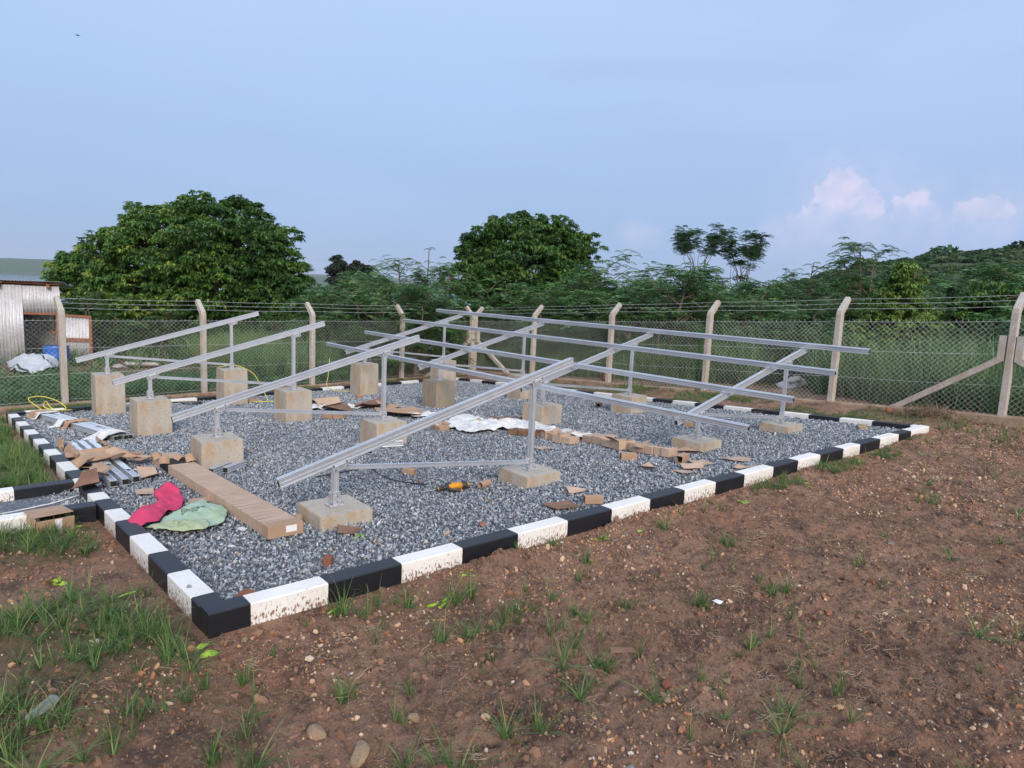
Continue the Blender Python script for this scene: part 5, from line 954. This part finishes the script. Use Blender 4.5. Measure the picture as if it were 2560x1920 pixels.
# lime strips
def strip(p, L_, w_, rz, seed, label, loopy=.5, n=1):
    r = random.Random(seed); mb = MB(); z0 = Zg(*p) if not (-1.2 < p[0] < 7.9 and p[1] > -1.2) else g(*p)+.01
    for q in range(n):
        a_ = r.uniform(-1.5, 1.5)*(n > 1); pos = Vector((r.uniform(-.03,.03)*(n > 1), r.uniform(-.03,.03)*(n > 1), .008)); V = []; k = 12; tw = r.uniform(-.5, .5)
        for i in range(k+1):
            t = i/k; a_ += r.uniform(-1, 1)*loopy*.6; sd = Vector((-math.sin(a_), math.cos(a_), 0)); tt = tw+1.5*loopy*math.sin(t*5+seed); sd = sd*math.cos(tt)+Vector((0,0,math.sin(tt))); V += [pos-sd*w_/2, pos+sd*w_/2, pos+sd*w_/2+Vector((0,0,.0015)), pos-sd*w_/2+Vector((0,0,.0015))]; pos = pos+Vector((math.cos(a_), math.sin(a_), .8*loopy*math.cos(t*6+seed)*.5))*L_/k; pos.z = max(pos.z, .010)
        for i in range(0, len(V)): V[i].z = max(V[i].z, .003)
        mb.add(V, [(i*4+j, i*4+(j+1) % 4, i*4+4+(j+1) % 4, i*4+4+j) for i in range(k) for j in range(4)]+[(0,1,2,3), (k*4+3,k*4+2,k*4+1,k*4)])
    o = mb.build('lime_strip', M['lime'], loc=(p[0], p[1], z0)); o.rotation_euler.z = rz; return tag(o, label, 'plastic strip', 'lime green plastic strips')
for i, a_ in enumerate([((-.08,-.51),.13,.016,.3,'lime green strip curled on the gravel inside the front kerb',.9,2),((-.73,-1.40),.12,.022,.35,'straight lime green strip lying beside the first white kerb band',.15,1),((-.14,-1.58),.15,.020,2.2,'bent lime green strip in the grass tuft before the black kerb band',.6,3),((.08,-1.43),.10,.018,.5,'lime green strip with dark marks, right of the bent one',.5,2),((1.25,-1.42),.12,.022,.2,'lime strip near the kerb beside a small broad leaved weed',.5,2),
  ((-1.72,.03),.10,.035,.9,'crumpled lime green wrapper in the left grass',.8,3),((-1.50,-.47),.12,.014,.2,'slim pale lime strip in the left grass beside an orange stone',.2,1),((-1.36,-1.40),.11,.04,.6,'wide bright lime piece on the soil at lower left',.5,2),((-1.50,1.20),.14,.014,.4,'lime strip below the folded carton by the path kerb',.5,2),((3.95,-1.66),.16,.02,.7,'lime strip halfway along the bare soil on the right',.6,2),((6.41,-1.74),.18,.02,-.4,'lime strip near the right end of the front kerb',.3,2),
  ((8.42,-1.62),.16,.018,.1,'lime strip farthest right, beyond the kerb corner',.3,1),((2.85,-1.58),.13,.022,.2,'pair of lime strips on the soil before the middle of the kerb',.4,3),((5.45,-1.42),.10,.02,.2,'small lime strip touching weeds before the kerb, right of centre',.3,1),((1.62,-1.50),.10,.02,.2,'small lime strip close to the kerb, right of the broad leaved weed',.4,1)]): strip(a_[0], a_[1]*.8, a_[2]*.68, a_[3], 200+i, a_[4], a_[5], a_[6])
put_sheet('dirt_flap', [(.05,-2.62),(.15,-2.69),(.17,-2.65),(.09,-2.58)], M['cardd'], 'dirty brown torn scrap on the bare soil', 'scrap', dz=-.06, fold=.01, seed=90)
wl = [(1.065,-2.48),(1.11,-2.48),(1.12,-2.525),(1.075,-2.53)]; o = sheet('paper_scrap', [(x-1.09,y+2.5) for x, y in wl], M['paper'], lambda x, y: 0, fold=.02, fsc=20, rings=5, th=.001, seed=95, loc=(1.09,-2.5,Zg(1.09,-2.5))); tag(o, 'small crumpled white paper scrap in the grass on the right side soil', 'paper scrap')

# ------------------------------------------------------------------ grass
def tuft(name, seed, n, h, spread, w_, droop, m, segs=4, base_r=.01):
    r = random.Random(seed); V = []; F_ = []
    for _ in range(n):
        a_ = r.uniform(0, 6.28); hh = h*r.uniform(.45, 1.1); lean = spread*r.uniform(.15, 1); b0 = Vector((math.cos(a_+r.uniform(-1,1)), math.sin(a_+r.uniform(-1,1)), 0))*base_r*r.random(); dr = Vector((math.cos(a_), math.sin(a_), 0)); sd = Vector((-dr.y, dr.x, 0)); dp_ = droop*r.uniform(.3, 1.3); b = len(V)
        for k in range(segs+1):
            t = k/segs; p = b0+dr*(lean*hh*(t+dp_*t*t))+Vector((0,0,hh*(t-dp_*.55*t*t*t))); ww = w_*(1-t**1.6)*.5+.0004; V += [tuple(p-sd*ww), tuple(p+sd*ww)]
        F_ += [(b+2*k, b+2*k+1, b+2*k+3, b+2*k+2) for k in range(segs)]
    return proto(name, npmesh(name, V, F_), m)
gS = [tuft('grass_shape', 300+i, [12,20,16,26,9][i], [.11,.15,.19,.13,.24][i], [.7,.9,.6,1.1,.5][i], .0036, [.5,.9,.6,1.0,.5][i], M['grass']) for i in range(5)]
def grass(name, x, y, s, protos, label, cat='grass', zf_=None, tilt=.12):
    z = (zf_ or Zgv)(x, y); scatter(name, np.stack([x, y, z-.004], 1), np.stack([rng.normal(0, tilt, len(x)), rng.normal(0, tilt, len(x)), rng.uniform(0, 6.28, len(x))], 1), np.stack([s*rng.uniform(.85,1.15,len(x)), s, s*rng.uniform(.8, 1.25, len(x))], 1), protos, label, cat)
x, y = soil_pts(1150); k = rng.random(len(x)) < (.10+.55*(vn(x*1.3+40, y*1.3+7) > .60)); x, y = x[k], y[k]
hand = np.array([(-.67,-1.42),(-.60,-1.50),(-.47,-1.45),(-.36,-1.55),(-.10,-1.62),(-.16,-1.68),(.02,-1.6),(.12,-1.9),(.2,-1.95),(-.05,-2.0),(-.25,-2.0),(-.45,-1.95),(.35,-2.1),(.62,-2.25),(1.0,-2.45),(1.02,-2.5),(-.9,-2.35),(-1.0,-2.1),(-1.5,-2.15),(-1.45,-2.3),(-1.3,-1.75),(-1.32,-1.95),(-.5,-2.75),(-.62,-2.7),(-.75,-2.2),(.9,-1.7),(1.3,-1.46),(1.9,-1.5),(2.6,-1.55),(-.9,-2.75),(-1.0,-2.6),(-1.8,-1.2),(2.0,-2.0),(1.5,-2.6),(1.6,-2.66),(2.4,-2.75),(.1,-2.55),(3.3,-1.45),(4.6,-1.42)]); hx = np.concatenate([hand[:,0]+rng.normal(0,.02,len(hand)) for _ in range(3)]); hy = np.concatenate([hand[:,1]+rng.normal(0,.02,len(hand)) for _ in range(3)])
x = np.append(x, hx); y = np.append(y, hy); grass('grass_tufts', x, y, rng.uniform(.45, 1.05, len(x)), gS, 'thin green grass tufts sprouting from the bare soil')
# thick patches left of the kerb
x = rng.uniform(-4.6, -1.33, 60000); y = rng.uniform(-2.4, 8.4, 60000); v_ = veg(x, y); cl_ = fbm(x*2.2+60, y*2.2+11, 3); ok = (rng.random(len(x)) < np.clip(v_*1.15+cl_*1.6-.35, 0, 1)*np.where(y > 2.45, 1, .30)) & ~((y > 1.22) & (y < 2.48)); x, y = x[ok], y[ok]
grass('grass_left', x, y, np.where(y > 2.4, rng.uniform(.6, 1.15, len(x)), rng.uniform(.5, 1.05, len(x))), gS, 'lush green grass patches along the left kerb')
x = rng.uniform(7.98, 9.28, 9000); y = rng.uniform(-3.2, 8.9, 9000); k = rng.random(len(x)) < veg(x, y)*.9+.10*(y < 0); x, y = x[k], y[k]; x2 = rng.uniform(-1.2, 9.2, 3500); y2 = 8.55+.14*(x2+1.28)+rng.uniform(.02, .65, 3500); k = fbm(x2*1.5, y2*1.5, 3) > .05; x = np.append(x, x2[k]); y = np.append(y, y2[k]); k = (y < 9.43+.122*(x+.36)); x, y = x[k], y[k]
xf = rng.uniform(2.2, 8.2, 700); yf = rng.uniform(-1.55, -1.34, 700); k = fbm(xf*2.1, yf*2.1+5, 3) > .06; x = np.append(x, xf[k]); y = np.append(y, yf[k])
grass('grass_verge', x, y, rng.uniform(.3, .65, len(x)), gS, 'short ragged grass between the kerb and the fences')
# dry root balls near the plinth
x = rng.normal(8.95, .10, 220); y = rng.normal(-.95, .28, 220); s = rng.uniform(1.0, 2.2, 220); scatter('uprooted_roots', np.stack([x, y, Zgv(x, y)+.04+.05*np.exp(-((y+.95)/.25)**2)*rng.random(220)], 1), rng.uniform(-3, 3, (220, 3)), np.stack([s,s,s], 1), st_[2:4]+st_[6:8], 'brown clump of uprooted dry roots by the right fence plinth', 'dry roots')

# tall wild grass and weeds beyond the fences
gT = [tuft('tall_grass_shape', 400+i, 34, [1.15,1.45,1.6,1.0][i], [.35,.45,.4,.6][i], .012, [.5,.8,.7,.9][i], M['grass_far'], 5, .10) for i in range(4)]
def weed(seed, n=26, h=.35):
    r = random.Random(seed); V = []; F_ = []
    for _ in range(n):
        c = Vector((r.gauss(0,.13), r.gauss(0,.13), h*r.uniform(.15, 1))); a_ = r.uniform(0, 6.28); d1 = Vector((math.cos(a_), math.sin(a_), r.uniform(-.5,.4)))*.05*r.uniform(.6,1.3); d2 = Vector((-math.sin(a_), math.cos(a_), r.uniform(-.3,.3)))*.022; b = len(V); V += [tuple(c-d1), tuple(c+d2), tuple(c+d1-Vector((0,0,.015))), tuple(c-d2)]; F_.append((b,b+1,b+2,b+3))
    return proto('weed_shape', npmesh('weed_shape', V, F_), M['weed'])
gW = [weed(500+i) for i in range(3)]; gM = [tuft('meadow_shape', 450+i, 30, [.38,.5,.3][i], .6, .008, .8, M['grass_far'], 4, .08) for i in range(3)]
def beyond(n, x0, x1, y0, y1): x = rng.uniform(x0, x1, n); y = rng.uniform(y0, y1, n); return x, y
x, y = beyond(13000, 9.7, 17, -5.5, 10.5); d = x-9.6+.8*fbm(x*.8, y*.8, 3); bare = np.exp(-((y-3.6)/2.4)**2)*1.0; k = (d > .25+bare*1.3) & ~((np.hypot(x-11.9, y-2.85) < .75) | ((x < 12) & (np.abs(y-(2.85-(11.9-x)*.52)) < .62))); x, y = x[k], y[k]; s = rng.uniform(.55, 1.0, len(x))*(.72+.28*sst(.2, 1.6, x-9.7)); x2, y2 = beyond(3400, 3.4, 12, 9.9, 17); k = (y2 > 10.35+.122*(x2+.36)*1.0) & (x2+y2 > 14.6) & (x2 < 9.6+(y2-10)*.9); x2, y2 = x2[k], y2[k]
x = np.append(x, x2); y = np.append(y, y2); s = np.append(s, rng.uniform(.5, .92, len(x2))); grass('tall_grass', x, y, s, gT, 'dense tall wild grass growing beyond the fences', zf_=lambda a, b: Zgv(a, b))
x, y = beyond(15000, -6, 6.5, 9.3, 15.5); e = y-(9.45+.122*(x+.36)); k = (e > .12) & ((e < 3.6-.0*x) | (rng.random(len(x)) < .05)) & (~((x > 1) & (x < 3.6) & (e > 2.6))); x, y = x[k], y[k]; grass('meadow_grass', x, y, rng.uniform(.45, 1.0, len(x))*.75, gM+gW, 'low dark green grass and weeds behind the back fence', zf_=lambda a, b: Zgv(a, b))
x, y = beyond(5200, -16, 30, 15, 46); k = (np.hypot(x+2, y+4.5) > 17) & (y > .2*x+12) ; x, y = x[k], y[k]; grass('far_meadow', x, y, rng.uniform(.9, 1.7, len(x)), gM, 'rough green grass in the distance behind the trees')
x, y = beyond(500, 3.2, 5.2, 12.6, 14.6); grass('pale_grass', x, y, rng.uniform(.6, .9, 500), [tuft('pale_grass_shape', 480, 40, 1.1, .35, .010, .5, rand_mat('pale green grass', [(0,(.12,.17,.05)),(1,(.24,.30,.11))], .7, transl=.25), 5, .1)], 'pale green stand of tall grass behind the third fence post')

# ------------------------------------------------------------------ trees
def quads(c, d1, d2): return np.concatenate([c-d1, c+d2, c+d1, c-d2], 1).reshape(-1, 3)
def unit(n): v = rng.normal(0, 1, (n, 3)); return v/np.linalg.norm(v, axis=1, keepdims=True)
def tree_base(name, base, label, cat, group): return empty(name, base, label=label, cat=cat, group=group)
def limb(mb, a, b, r0_, r1_, seed, n=6, wob=.08):
    r = random.Random(seed); a = Vector(a); b = Vector(b); L_ = (b-a).length; P = [a.lerp(b, i/n)+Vector((r.uniform(-1,1), r.uniform(-1,1), r.uniform(-.5,.5)))*wob*L_*math.sin(math.pi*i/n)*.6 for i in range(n+1)]; mb.tube(P, [r0_+(r1_-r0_)*i/n for i in range(n+1)], 7); return P
def broadleaf(name, lobes, base, label, group, dens=34, leaf=.165, m='leafA', clump=.33, yel=0):
    """drooping leaf whorls gathered in clumps over overlapping lobes"""
    root = tree_base(name, base, label, 'tree', group); Bv = np.array(base); L_ = np.array(lobes); ctr = []
    for (lx, ly, lz, r) in lobes:
        n = int(dens*r*r*1.7/(clump*clump)*.115*2.2)+6; u = unit(n); u = u[u[:,2] > -.75]; u = u[fbm(u[:,0]*2.1+lx*3, u[:,1]*2.1+u[:,2]*2.3+ly, 3) > -.13]; ctr.append(np.array([lx,ly,lz])+u*np.array([1,1,.95])*r*np.where(rng.random((len(u),1)) < .2, rng.uniform(1.0,1.22,(len(u),1)), rng.uniform(.74,1.02,(len(u),1))))
    C_ = np.concatenate(ctr); dd = np.linalg.norm(C_[:,None,:]-L_[None,:,:3], axis=2)/L_[None,:,3]; C_ = C_[dd.min(1) > .74]
    # whorls on each clump's upper shell
    nw = 13; U = unit(len(C_)*nw); U[:,2] = np.abs(U[:,2])*1.0-.18; cr = np.repeat(rng.uniform(.35, 1.2, (len(C_),1))*clump, nw, 0); W_ = np.repeat(C_, nw, 0)+U*cr*np.array([1,1,.75]); tone = np.repeat(rng.random(len(C_)), nw)
    k = 11; n = len(W_)*k; O = np.repeat(W_, k, 0); az = rng.uniform(0, 6.283, n); dr = rng.uniform(.15, 1.1, n); l = leaf*rng.uniform(.65, 1.15, n); d = np.stack([np.cos(az)*np.cos(dr), np.sin(az)*np.cos(dr), -np.sin(dr)], 1)*l[:,None]; sd = np.stack([-np.sin(az), np.cos(az), rng.uniform(-.4,.4,n)], 1)*(l*.17)[:,None]; m_ = d*.5+np.array([0,0,.12])*l[:,None]
    V = np.stack([O, O+m_+sd, O+d, O+m_-sd], 1).reshape(-1, 3)
    # inner filler leaves, toned darker to paint the shade inside the crown
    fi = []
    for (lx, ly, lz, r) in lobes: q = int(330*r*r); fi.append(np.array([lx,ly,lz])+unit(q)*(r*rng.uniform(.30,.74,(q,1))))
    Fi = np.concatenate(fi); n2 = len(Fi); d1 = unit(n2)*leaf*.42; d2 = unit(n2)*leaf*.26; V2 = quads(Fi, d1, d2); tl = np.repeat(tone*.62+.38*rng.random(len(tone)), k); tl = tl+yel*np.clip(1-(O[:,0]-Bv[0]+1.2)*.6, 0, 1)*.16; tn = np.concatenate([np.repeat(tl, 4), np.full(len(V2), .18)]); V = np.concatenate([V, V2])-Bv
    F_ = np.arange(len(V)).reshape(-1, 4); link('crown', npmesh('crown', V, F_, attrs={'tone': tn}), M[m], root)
    mb = MB(); top = max(l[2] for l in lobes)-base[2]; limb(mb, (0,0,-.2), (.0,.0,top*.45), .22, .15, 1); 
    for i, l in enumerate(lobes): e = Vector((l[0]-base[0], l[1]-base[1], l[2]-base[2])); P = limb(mb, (0,0,top*.22+.05*(i % 4)), e, .10, .035, i+2); [limb(mb, P[3+(j % 3)], e+Vector(tuple(unit(1)[0]*l[3]*.92)), .03, .010, 50+i*7+j, 4) for j in range(4)]
    mb.build('trunk', M['bark'], root); return root
T1L = [(5.35,19.17,2.77,1.28),(4.34,20.39,2.5,1.37),(3.14,20.92,1.9,1.2),(6.41,18.4,2.17,1.29),(2.26,21.98,1.33,0.99),(4.66,19.2,3.34,0.62),(3.83,20.52,2.98,0.75),(5.95,18.75,3.32,0.72),(6.94,17.98,1.6,0.88),(2.56,20.15,0.8,0.94),(3.55,18.77,0.88,1.21),(4.86,17.71,1.23,1.35),(6.07,17.12,0.86,1.09),(1.68,22.05,1.15,0.57),(4.38,17.87,2.05,1.12),(3.14,19.65,2.26,0.72),(7.17,17.24,0.88,0.6),(5.57,17.3,2.4,0.85),
  (3.0,19.6,.2,1.0),(4.3,18.6,.1,1.1),(5.6,17.9,.1,1.1),(6.7,17.2,.1,.8),(2.2,20.6,.1,.9)]
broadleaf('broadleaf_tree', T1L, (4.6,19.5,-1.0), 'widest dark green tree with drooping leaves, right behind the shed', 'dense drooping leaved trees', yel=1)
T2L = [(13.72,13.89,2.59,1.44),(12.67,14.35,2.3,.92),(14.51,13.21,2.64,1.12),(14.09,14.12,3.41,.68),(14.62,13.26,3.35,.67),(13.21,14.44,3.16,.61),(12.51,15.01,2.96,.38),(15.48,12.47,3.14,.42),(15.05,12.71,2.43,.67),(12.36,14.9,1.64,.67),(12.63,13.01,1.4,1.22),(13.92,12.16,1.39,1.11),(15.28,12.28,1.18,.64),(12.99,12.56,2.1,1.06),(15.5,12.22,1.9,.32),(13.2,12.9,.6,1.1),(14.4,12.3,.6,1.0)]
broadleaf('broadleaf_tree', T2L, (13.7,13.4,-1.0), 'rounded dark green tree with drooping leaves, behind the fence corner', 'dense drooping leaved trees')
TD = [(17.44,34.55,1.73,.78),(18.29,33.8,1.64,.73),(17.48,34.63,2.34,.39),(17.8,34.03,.64,.98),(18.64,33.6,2.21,.34),(17.3,34.6,2.75,.22),(18.3,33.9,2.5,.3),(17.9,34.1,-.2,1.1)]
broadleaf('blackish_tree', TD, (17.8,34.1,-2.2), 'almost black green bushy tree between the two dense trees', None, dens=30, leaf=.16, m='leafD', clump=.25)

def feather_mesh(seed, H, W_, nb, nf, frond=.42, bare=.35, umbrella=False, low=0.0):
    """leucaena like: thin trunks, arching branches, bipinnate fronds. returns (leaf arrays, wood MB)"""
    r = random.Random(seed); mb = MB(); tips = []
    nstem = 1 if umbrella else r.choice((2,3,4))
    for s in range(nstem):
        bx = 0 if umbrella else r.uniform(-.12,.12)*W_; by = 0 if umbrella else r.uniform(-.12,.12)*W_; top = Vector((bx*3*(not umbrella), by*3*(not umbrella), H*(.62 if umbrella else r.uniform(.7,.97)))); P = limb(mb, (bx, by, -.1), top, .03+.008*H, .012, seed*7+s, 8, .04)
        for b in range(nb//nstem):
            t = (bare+(1-bare)*r.random()**.8) if not umbrella else (bare+(1-bare)*(b+1)/(nb//nstem)); p = P[min(int(t*8), 7)].lerp(P[min(int(t*8)+1, 8)], t*8-int(t*8)) if t < 1 else P[8]; a_ = r.uniform(0, 6.28); ln = W_*.5*r.uniform(.55, 1.1)*(1 if umbrella else (1.15-.65*t))
            rise = (H-p.z)*r.uniform(.72, 1.0) if umbrella else (ln*r.uniform(.2,.9)); e = p+Vector((math.cos(a_)*ln, math.sin(a_)*ln, rise)); Q = limb(mb, p, e, .016, .005, seed*31+b+s*100, 5, .10)
            tips += [(q, (Q[min(i+1,5)]-Q[max(i-1,0)]).normalized()) for i, q in enumerate(Q) if i >= (4 if umbrella else 2)]
        tips.append((top, Vector((0,0,1))))
    V = []
    for _ in range(nf):
        p, d = r.choice(tips); p = p+Vector((r.gauss(0,.07), r.gauss(0,.07), r.gauss(0,.05)))*(1.6 if umbrella else 1); a_ = r.uniform(0, 6.28); out_ = (Vector((math.cos(a_), math.sin(a_), r.uniform(.05,.75)))+d*.5).normalized(); L_ = frond*r.uniform(.6, 1.15); sd = out_.cross(Vector((0,0,1)));
        if sd.length < .05: continue
        sd.normalize(); npn = 7
        for i in range(1, npn+1):
            t = i/npn; q = p+out_*L_*t-Vector((0,0,L_*.55*t*t))
            for s_ in (-1, 1):
                e = q+(sd*s_*.95+out_*.35-Vector((0,0,.28+.3*t))).normalized()*L_*.33*(1-.35*t); wv = (out_*.5+Vector((0,0,-.1))).normalized()*L_*.045; m_ = q.lerp(e, .5)+Vector((0,0,.006)); V += [tuple(q), tuple(m_-wv), tuple(e), tuple(m_+wv)]
        q = p+out_*L_*.5-Vector((0,0,L_*.14)); e = p+out_*L_-Vector((0,0,L_*.55)); wv = sd*.004; V += [tuple(p), tuple(q-wv), tuple(e), tuple(q+wv)]
    return V, mb
def feather_tree(name, seed, H, W_, nb, nf, loc, label, group, m='leafF', **k):
    root = tree_base(name, loc, label, k.pop('cat', 'tree'), group); V, mb = feather_mesh(seed, H, W_, nb, nf, **k); link('crown', npmesh('crown', V, np.arange(len(V)).reshape(-1, 4)), M[m], root); mb.build('trunk', M['bark'], root); return root
def at(x, y): return (x, y, Zg(x, y)-.05)
def Hh(x, y, zt): return zt-Zg(x, y)
feather_tree('slender_tree', 1, Hh(25.3,14.6,4.75), 2.7, 16, 980, at(25.3,14.6), 'slender tree with bare forked stem and flat feathery crown, left one of two', 'slender feathery trees on the skyline', m='leafS', umbrella=True, bare=.70, frond=.42)
feather_tree('slender_tree', 5, Hh(27.8,13.9,4.7), 2.0, 18, 980, at(27.8,13.9), 'slender tree with layered feathery crown, right one of two', 'slender feathery trees on the skyline', m='leafS', umbrella=True, bare=.30, frond=.42)
FT = [(9.41,13.66,2.85,1.9,420,'tall light feathery tree just left of the rounded dense tree',3,.34),(8.02,13.42,2.26,1.7,380,'mid height feathery tree right of the blackish tree',4,.34),(7.83,12.2,1.93,1.9,520,'bushy feathery tree in the gap between the dense trees',6,.34),(9.63,17.34,2.12,1.9,520,'feathery tree directly in front of the blackish one',7,.36),(9.13,12.46,2.2,2.2,620,'thick feathery tree touching the rounded dense tree',8,.32),
 (16.33,5.01,2.88,1.3,260,'narrow feathery tree alone between skyline pair and hill',9,.36),(15.77,2.89,3.24,2.0,460,'high feathery tree standing against the hill',10,.36),(16.48,3.52,2.74,1.6,380,'lower feathery tree just left of the high one by the hill',11,.34),(-.6,15.9+2.6,1.65,1.8,300,'feathery tree whose top shows above the shed roof',12,.4)]
for i, (x, y, zt, W_, nf, lb, sd, fr_) in enumerate(FT): feather_tree('feathery_tree', sd, Hh(x, y, zt), W_, 34, nf, at(x, y), lb, 'feathery leaved trees', frond=fr_)
# shrub belt: six built, then copied with their parts
sp = [feather_tree('feathery_shrub', 40+i, 2.6, 2.6, 48, 900, (0,0,0), None, None, cat='shrub', frond=.34, bare=.10) for i in range(4)]
SB = [(10.9,7.6,2.0),(11.82,7.47,2.3),(11.47,6.44,2.25),(12.68,6.72,2.3),(13.93,6.94,2.1),(13.0,5.7,1.95),(14.6,6.37,2.15),(16.1,6.43,2.3),(14.8,4.84,2.0),(13.71,3.9,1.75),(15.2,4.0,1.95),(16.0,1.9,2.3),(15.24,.8,2.35),(15.71,.2,2.55),(14.94,-.6,2.6),(16.71,2.4,2.25),(13.6,-.9,1.9),(13.8,.2,1.8),(14.3,1.9,1.9),
 (5.9,12.6,1.35),(6.9,12.1,1.6),(6.9,10.9,1.45),(7.6,10.95,1.6),(8.5,10.9,1.6),(12.3,9.9,2.0),(11.2,9.2,1.9),(13.4,9.3,2.1),(10.6,8.6,1.75),(9.9,11.6,1.6),(11.3,11.2,1.7),(1.8,18.4,1.0),(3.0,17.4,.6),(4.2,16.2,.5),(5.4,15.0,.7),(6.6,14.4,1.0),(7.5,16.5,1.4),(6.2,13.6,.9),(8.6,15.2,1.7),(12.6,8.4,2.0),(15.5,8.0,2.3),(17.6,6.0,2.5),(17.2,4.6,2.3),(18.4,3.4,2.4),(17.0,-.6,2.8),(12.5,-1.6,1.7),(16.5,9.5,2.4),(18.5,8.0,2.5),(11.7,4.9,1.05),(12.4,.6,1.15),(11.8,-.5,.9),(12.7,3.8,1.4),(13.0,-1.6,1.3),(11.0,7.2,1.2),(12.2,1.9,1.1)]
where = ['left part','middle','right part']; used = 0
import itertools
def desc(i, x, y, zt):
    # named by what stands nearest in the picture
    v = Vector((x, y, zt))-CAM; px = 1106+1499*v.dot(r_)/v.dot(f_)
    marks = [(60,'the shed roof'),(250,'the left flank of the widest tree'),(400,'the foot of the widest tree'),(560,'the right flank of the widest tree'),(690,'the lake gap'),(750,'the blackish tree'),(850,'the mid height feathery tree'),(930,'the tall light feathery tree'),(1020,'the left flank of the rounded tree'),(1130,'the foot of the rounded tree'),(1250,'the right flank of the rounded tree'),(1330,'the third right fence post'),(1420,'the gap left of the skyline pair'),(1508,'the left skyline tree'),(1600,'the right skyline tree'),(1680,'the gap right of the skyline pair'),(1735,'the narrow feathery tree'),(1810,'the fence post nearest the rack end'),(1895,'the high feathery tree'),(1960,'the yellow green bush'),(2060,'the hill crest'),(2150,'the far right fence post'),(2300,'the right picture edge')]
    return min(marks, key=lambda q: abs(q[0]-px))[1], v.dot(f_)
bins = {}
for i, (x, y, zt) in enumerate(SB): nm, dep = desc(i, x, y, zt); bins.setdefault(nm, []).append((dep, i))
rank = {}
for nm, l in bins.items():
    l.sort()
    for q, (dep, i) in enumerate(l): rank[i] = (nm, ['nearest','second nearest','third nearest','fourth nearest','fifth nearest','sixth nearest','seventh nearest','eighth nearest','ninth nearest','tenth nearest'][q], len(l))
for i, (x, y, zt) in enumerate(SB):
    o = sp[i] if i < 4 else copy_tree(sp[i % 4]); s_ = Hh(x, y, zt)*(.97 if x < 14.2 else .90)/2.6; o.location = at(x, y); o.scale = (s_*1.15, s_*1.15, s_); o.rotation_euler.z = rng.uniform(0, 6.28); nm, od, n_ = rank[i]
    o['label'] = ('green feathery shrub by '+nm) if n_ == 1 else ('green feathery shrub by '+nm+', '+od+' there'); o['category'] = 'shrub'; o['group'] = 'feathery shrubs beyond the fences'
YB = [(13.03,1.12,2.25,.20),(13.05,1.15,1.95,.32),(13.0,1.2,1.55,.46),(12.85,1.35,1.1,.55),(13.25,.95,1.0,.6),(12.6,1.7,.5,.6),(13.4,.8,.4,.7),(13.0,1.2,.1,.9)]
broadleaf('yellow_green_bush', YB, (13.0,1.2,-.4), 'upright yellow green bush with pointed top before the hill', None, dens=34, leaf=.085, m='leafB', clump=.13)
DB = [(14.6,.2,1.3,.7),(14.2,-.3,.7,.9),(15.0,-.2,1.6,.6)]
broadleaf('dark_bush', DB, (14.5,0,-.4), 'dark rounded bush right of the yellow green one', None, dens=34, leaf=.12, m='leafA', clump=.2)

# scrub over the hillside and the far bank: a wood that reads as one mass
def blob(seed, n=260, m=None):
    u = unit(n)*rng.uniform(.6, 1.05, (n,1))*np.array([1,1,.8]); u[:,2] = np.abs(u[:,2]); V = quads(u, unit(n)*.17, unit(n)*.13); return proto('scrub_shape', npmesh('scrub_shape', V, np.arange(len(V)).reshape(-1,4)), m or M['leafH'])
sc_ = [blob(i) for i in range(4)]
def polar(n, s0, s1, t0, t1, pw=1.0):
    t = t0+(t1-t0)*rng.random(n)**pw; s = rng.uniform(s0, s1, n); return -2.25+RH[0]*s+FH[0]*t, -4.51+RH[1]*s+FH[1]*t
x, y = polar(9000, 20, 150, 48, 178); k = (Zgv(x, y) > -3.5) & (fbm(x*.06, y*.06, 3) > -.17); x, y = x[k], y[k]; s = rng.lognormal(math.log(.95), .38, len(x)); scatter('hillside_scrub', np.stack([x, y, Zgv(x, y)-.15], 1), np.stack([0*x, 0*x, rng.uniform(0,6.28,len(x))], 1), np.stack([s*1.2, s*1.2, s*rng.uniform(.6,1.1,len(x))], 1), sc_, 'dark scrub bushes covering the hill on the right', 'scrub')
x, y = polar(5500, -90, 60, 34, 260, 1.5); k = (Zgv(x, y) < 1) ; x, y = x[k], y[k]; s = rng.lognormal(math.log(1.0), .4, len(x)); scatter('lowland_scrub', np.stack([x, y, Zgv(x, y)-.2], 1), np.stack([0*x, 0*x, rng.uniform(0,6.28,len(x))], 1), np.stack([s*1.2, s*1.2, s*.7], 1), sc_, 'distant scrub on the slope down to the lake', 'scrub')
# bird
mb = MB(); mb.tube([(-.28,0,0),(-.1,0,.03),(.1,0,.03),(.3,0,-.02)], [.02,.07,.07,.02], 8); mb.add([(-.05,0,.05),(.10,0,.05),(-.12,.42,.16),(-.16,.40,.15)], [(0,1,2,3)]); mb.add([(-.05,0,.05),(.10,0,.05),(-.12,-.42,.12),(-.16,-.40,.11)], [(0,1,2,3)]); o = mb.build('bird', M['bird'], loc=(9.83,68.8,21.5), recalc=False); o.rotation_euler.z = -.4; o.scale = (.6,.6,.6); tag(o, 'tiny dark bird flying high at the upper left', 'bird')

# ------------------------------------------------------------------ air
mb = MB(); mb.box((0, 0, 60), (16000, 16000, 178)); hz = mb.build('haze', None); hm = bpy.data.materials.new('thin blue haze'); hm.use_nodes = True; t = hm.node_tree; t.nodes.clear()
v = t.nodes.new('ShaderNodeVolumePrincipled'); v.inputs['Color'].default_value = (.80,.88,1,1); v.inputs['Density'].default_value = .00009; o = t.nodes.new('ShaderNodeOutputMaterial'); t.links.new(v.outputs[0], o.inputs['Volume']); hz.data.materials.append(hm); tag(hz, 'thin bluish haze over the lake and far shore', 'haze', kind='stuff')
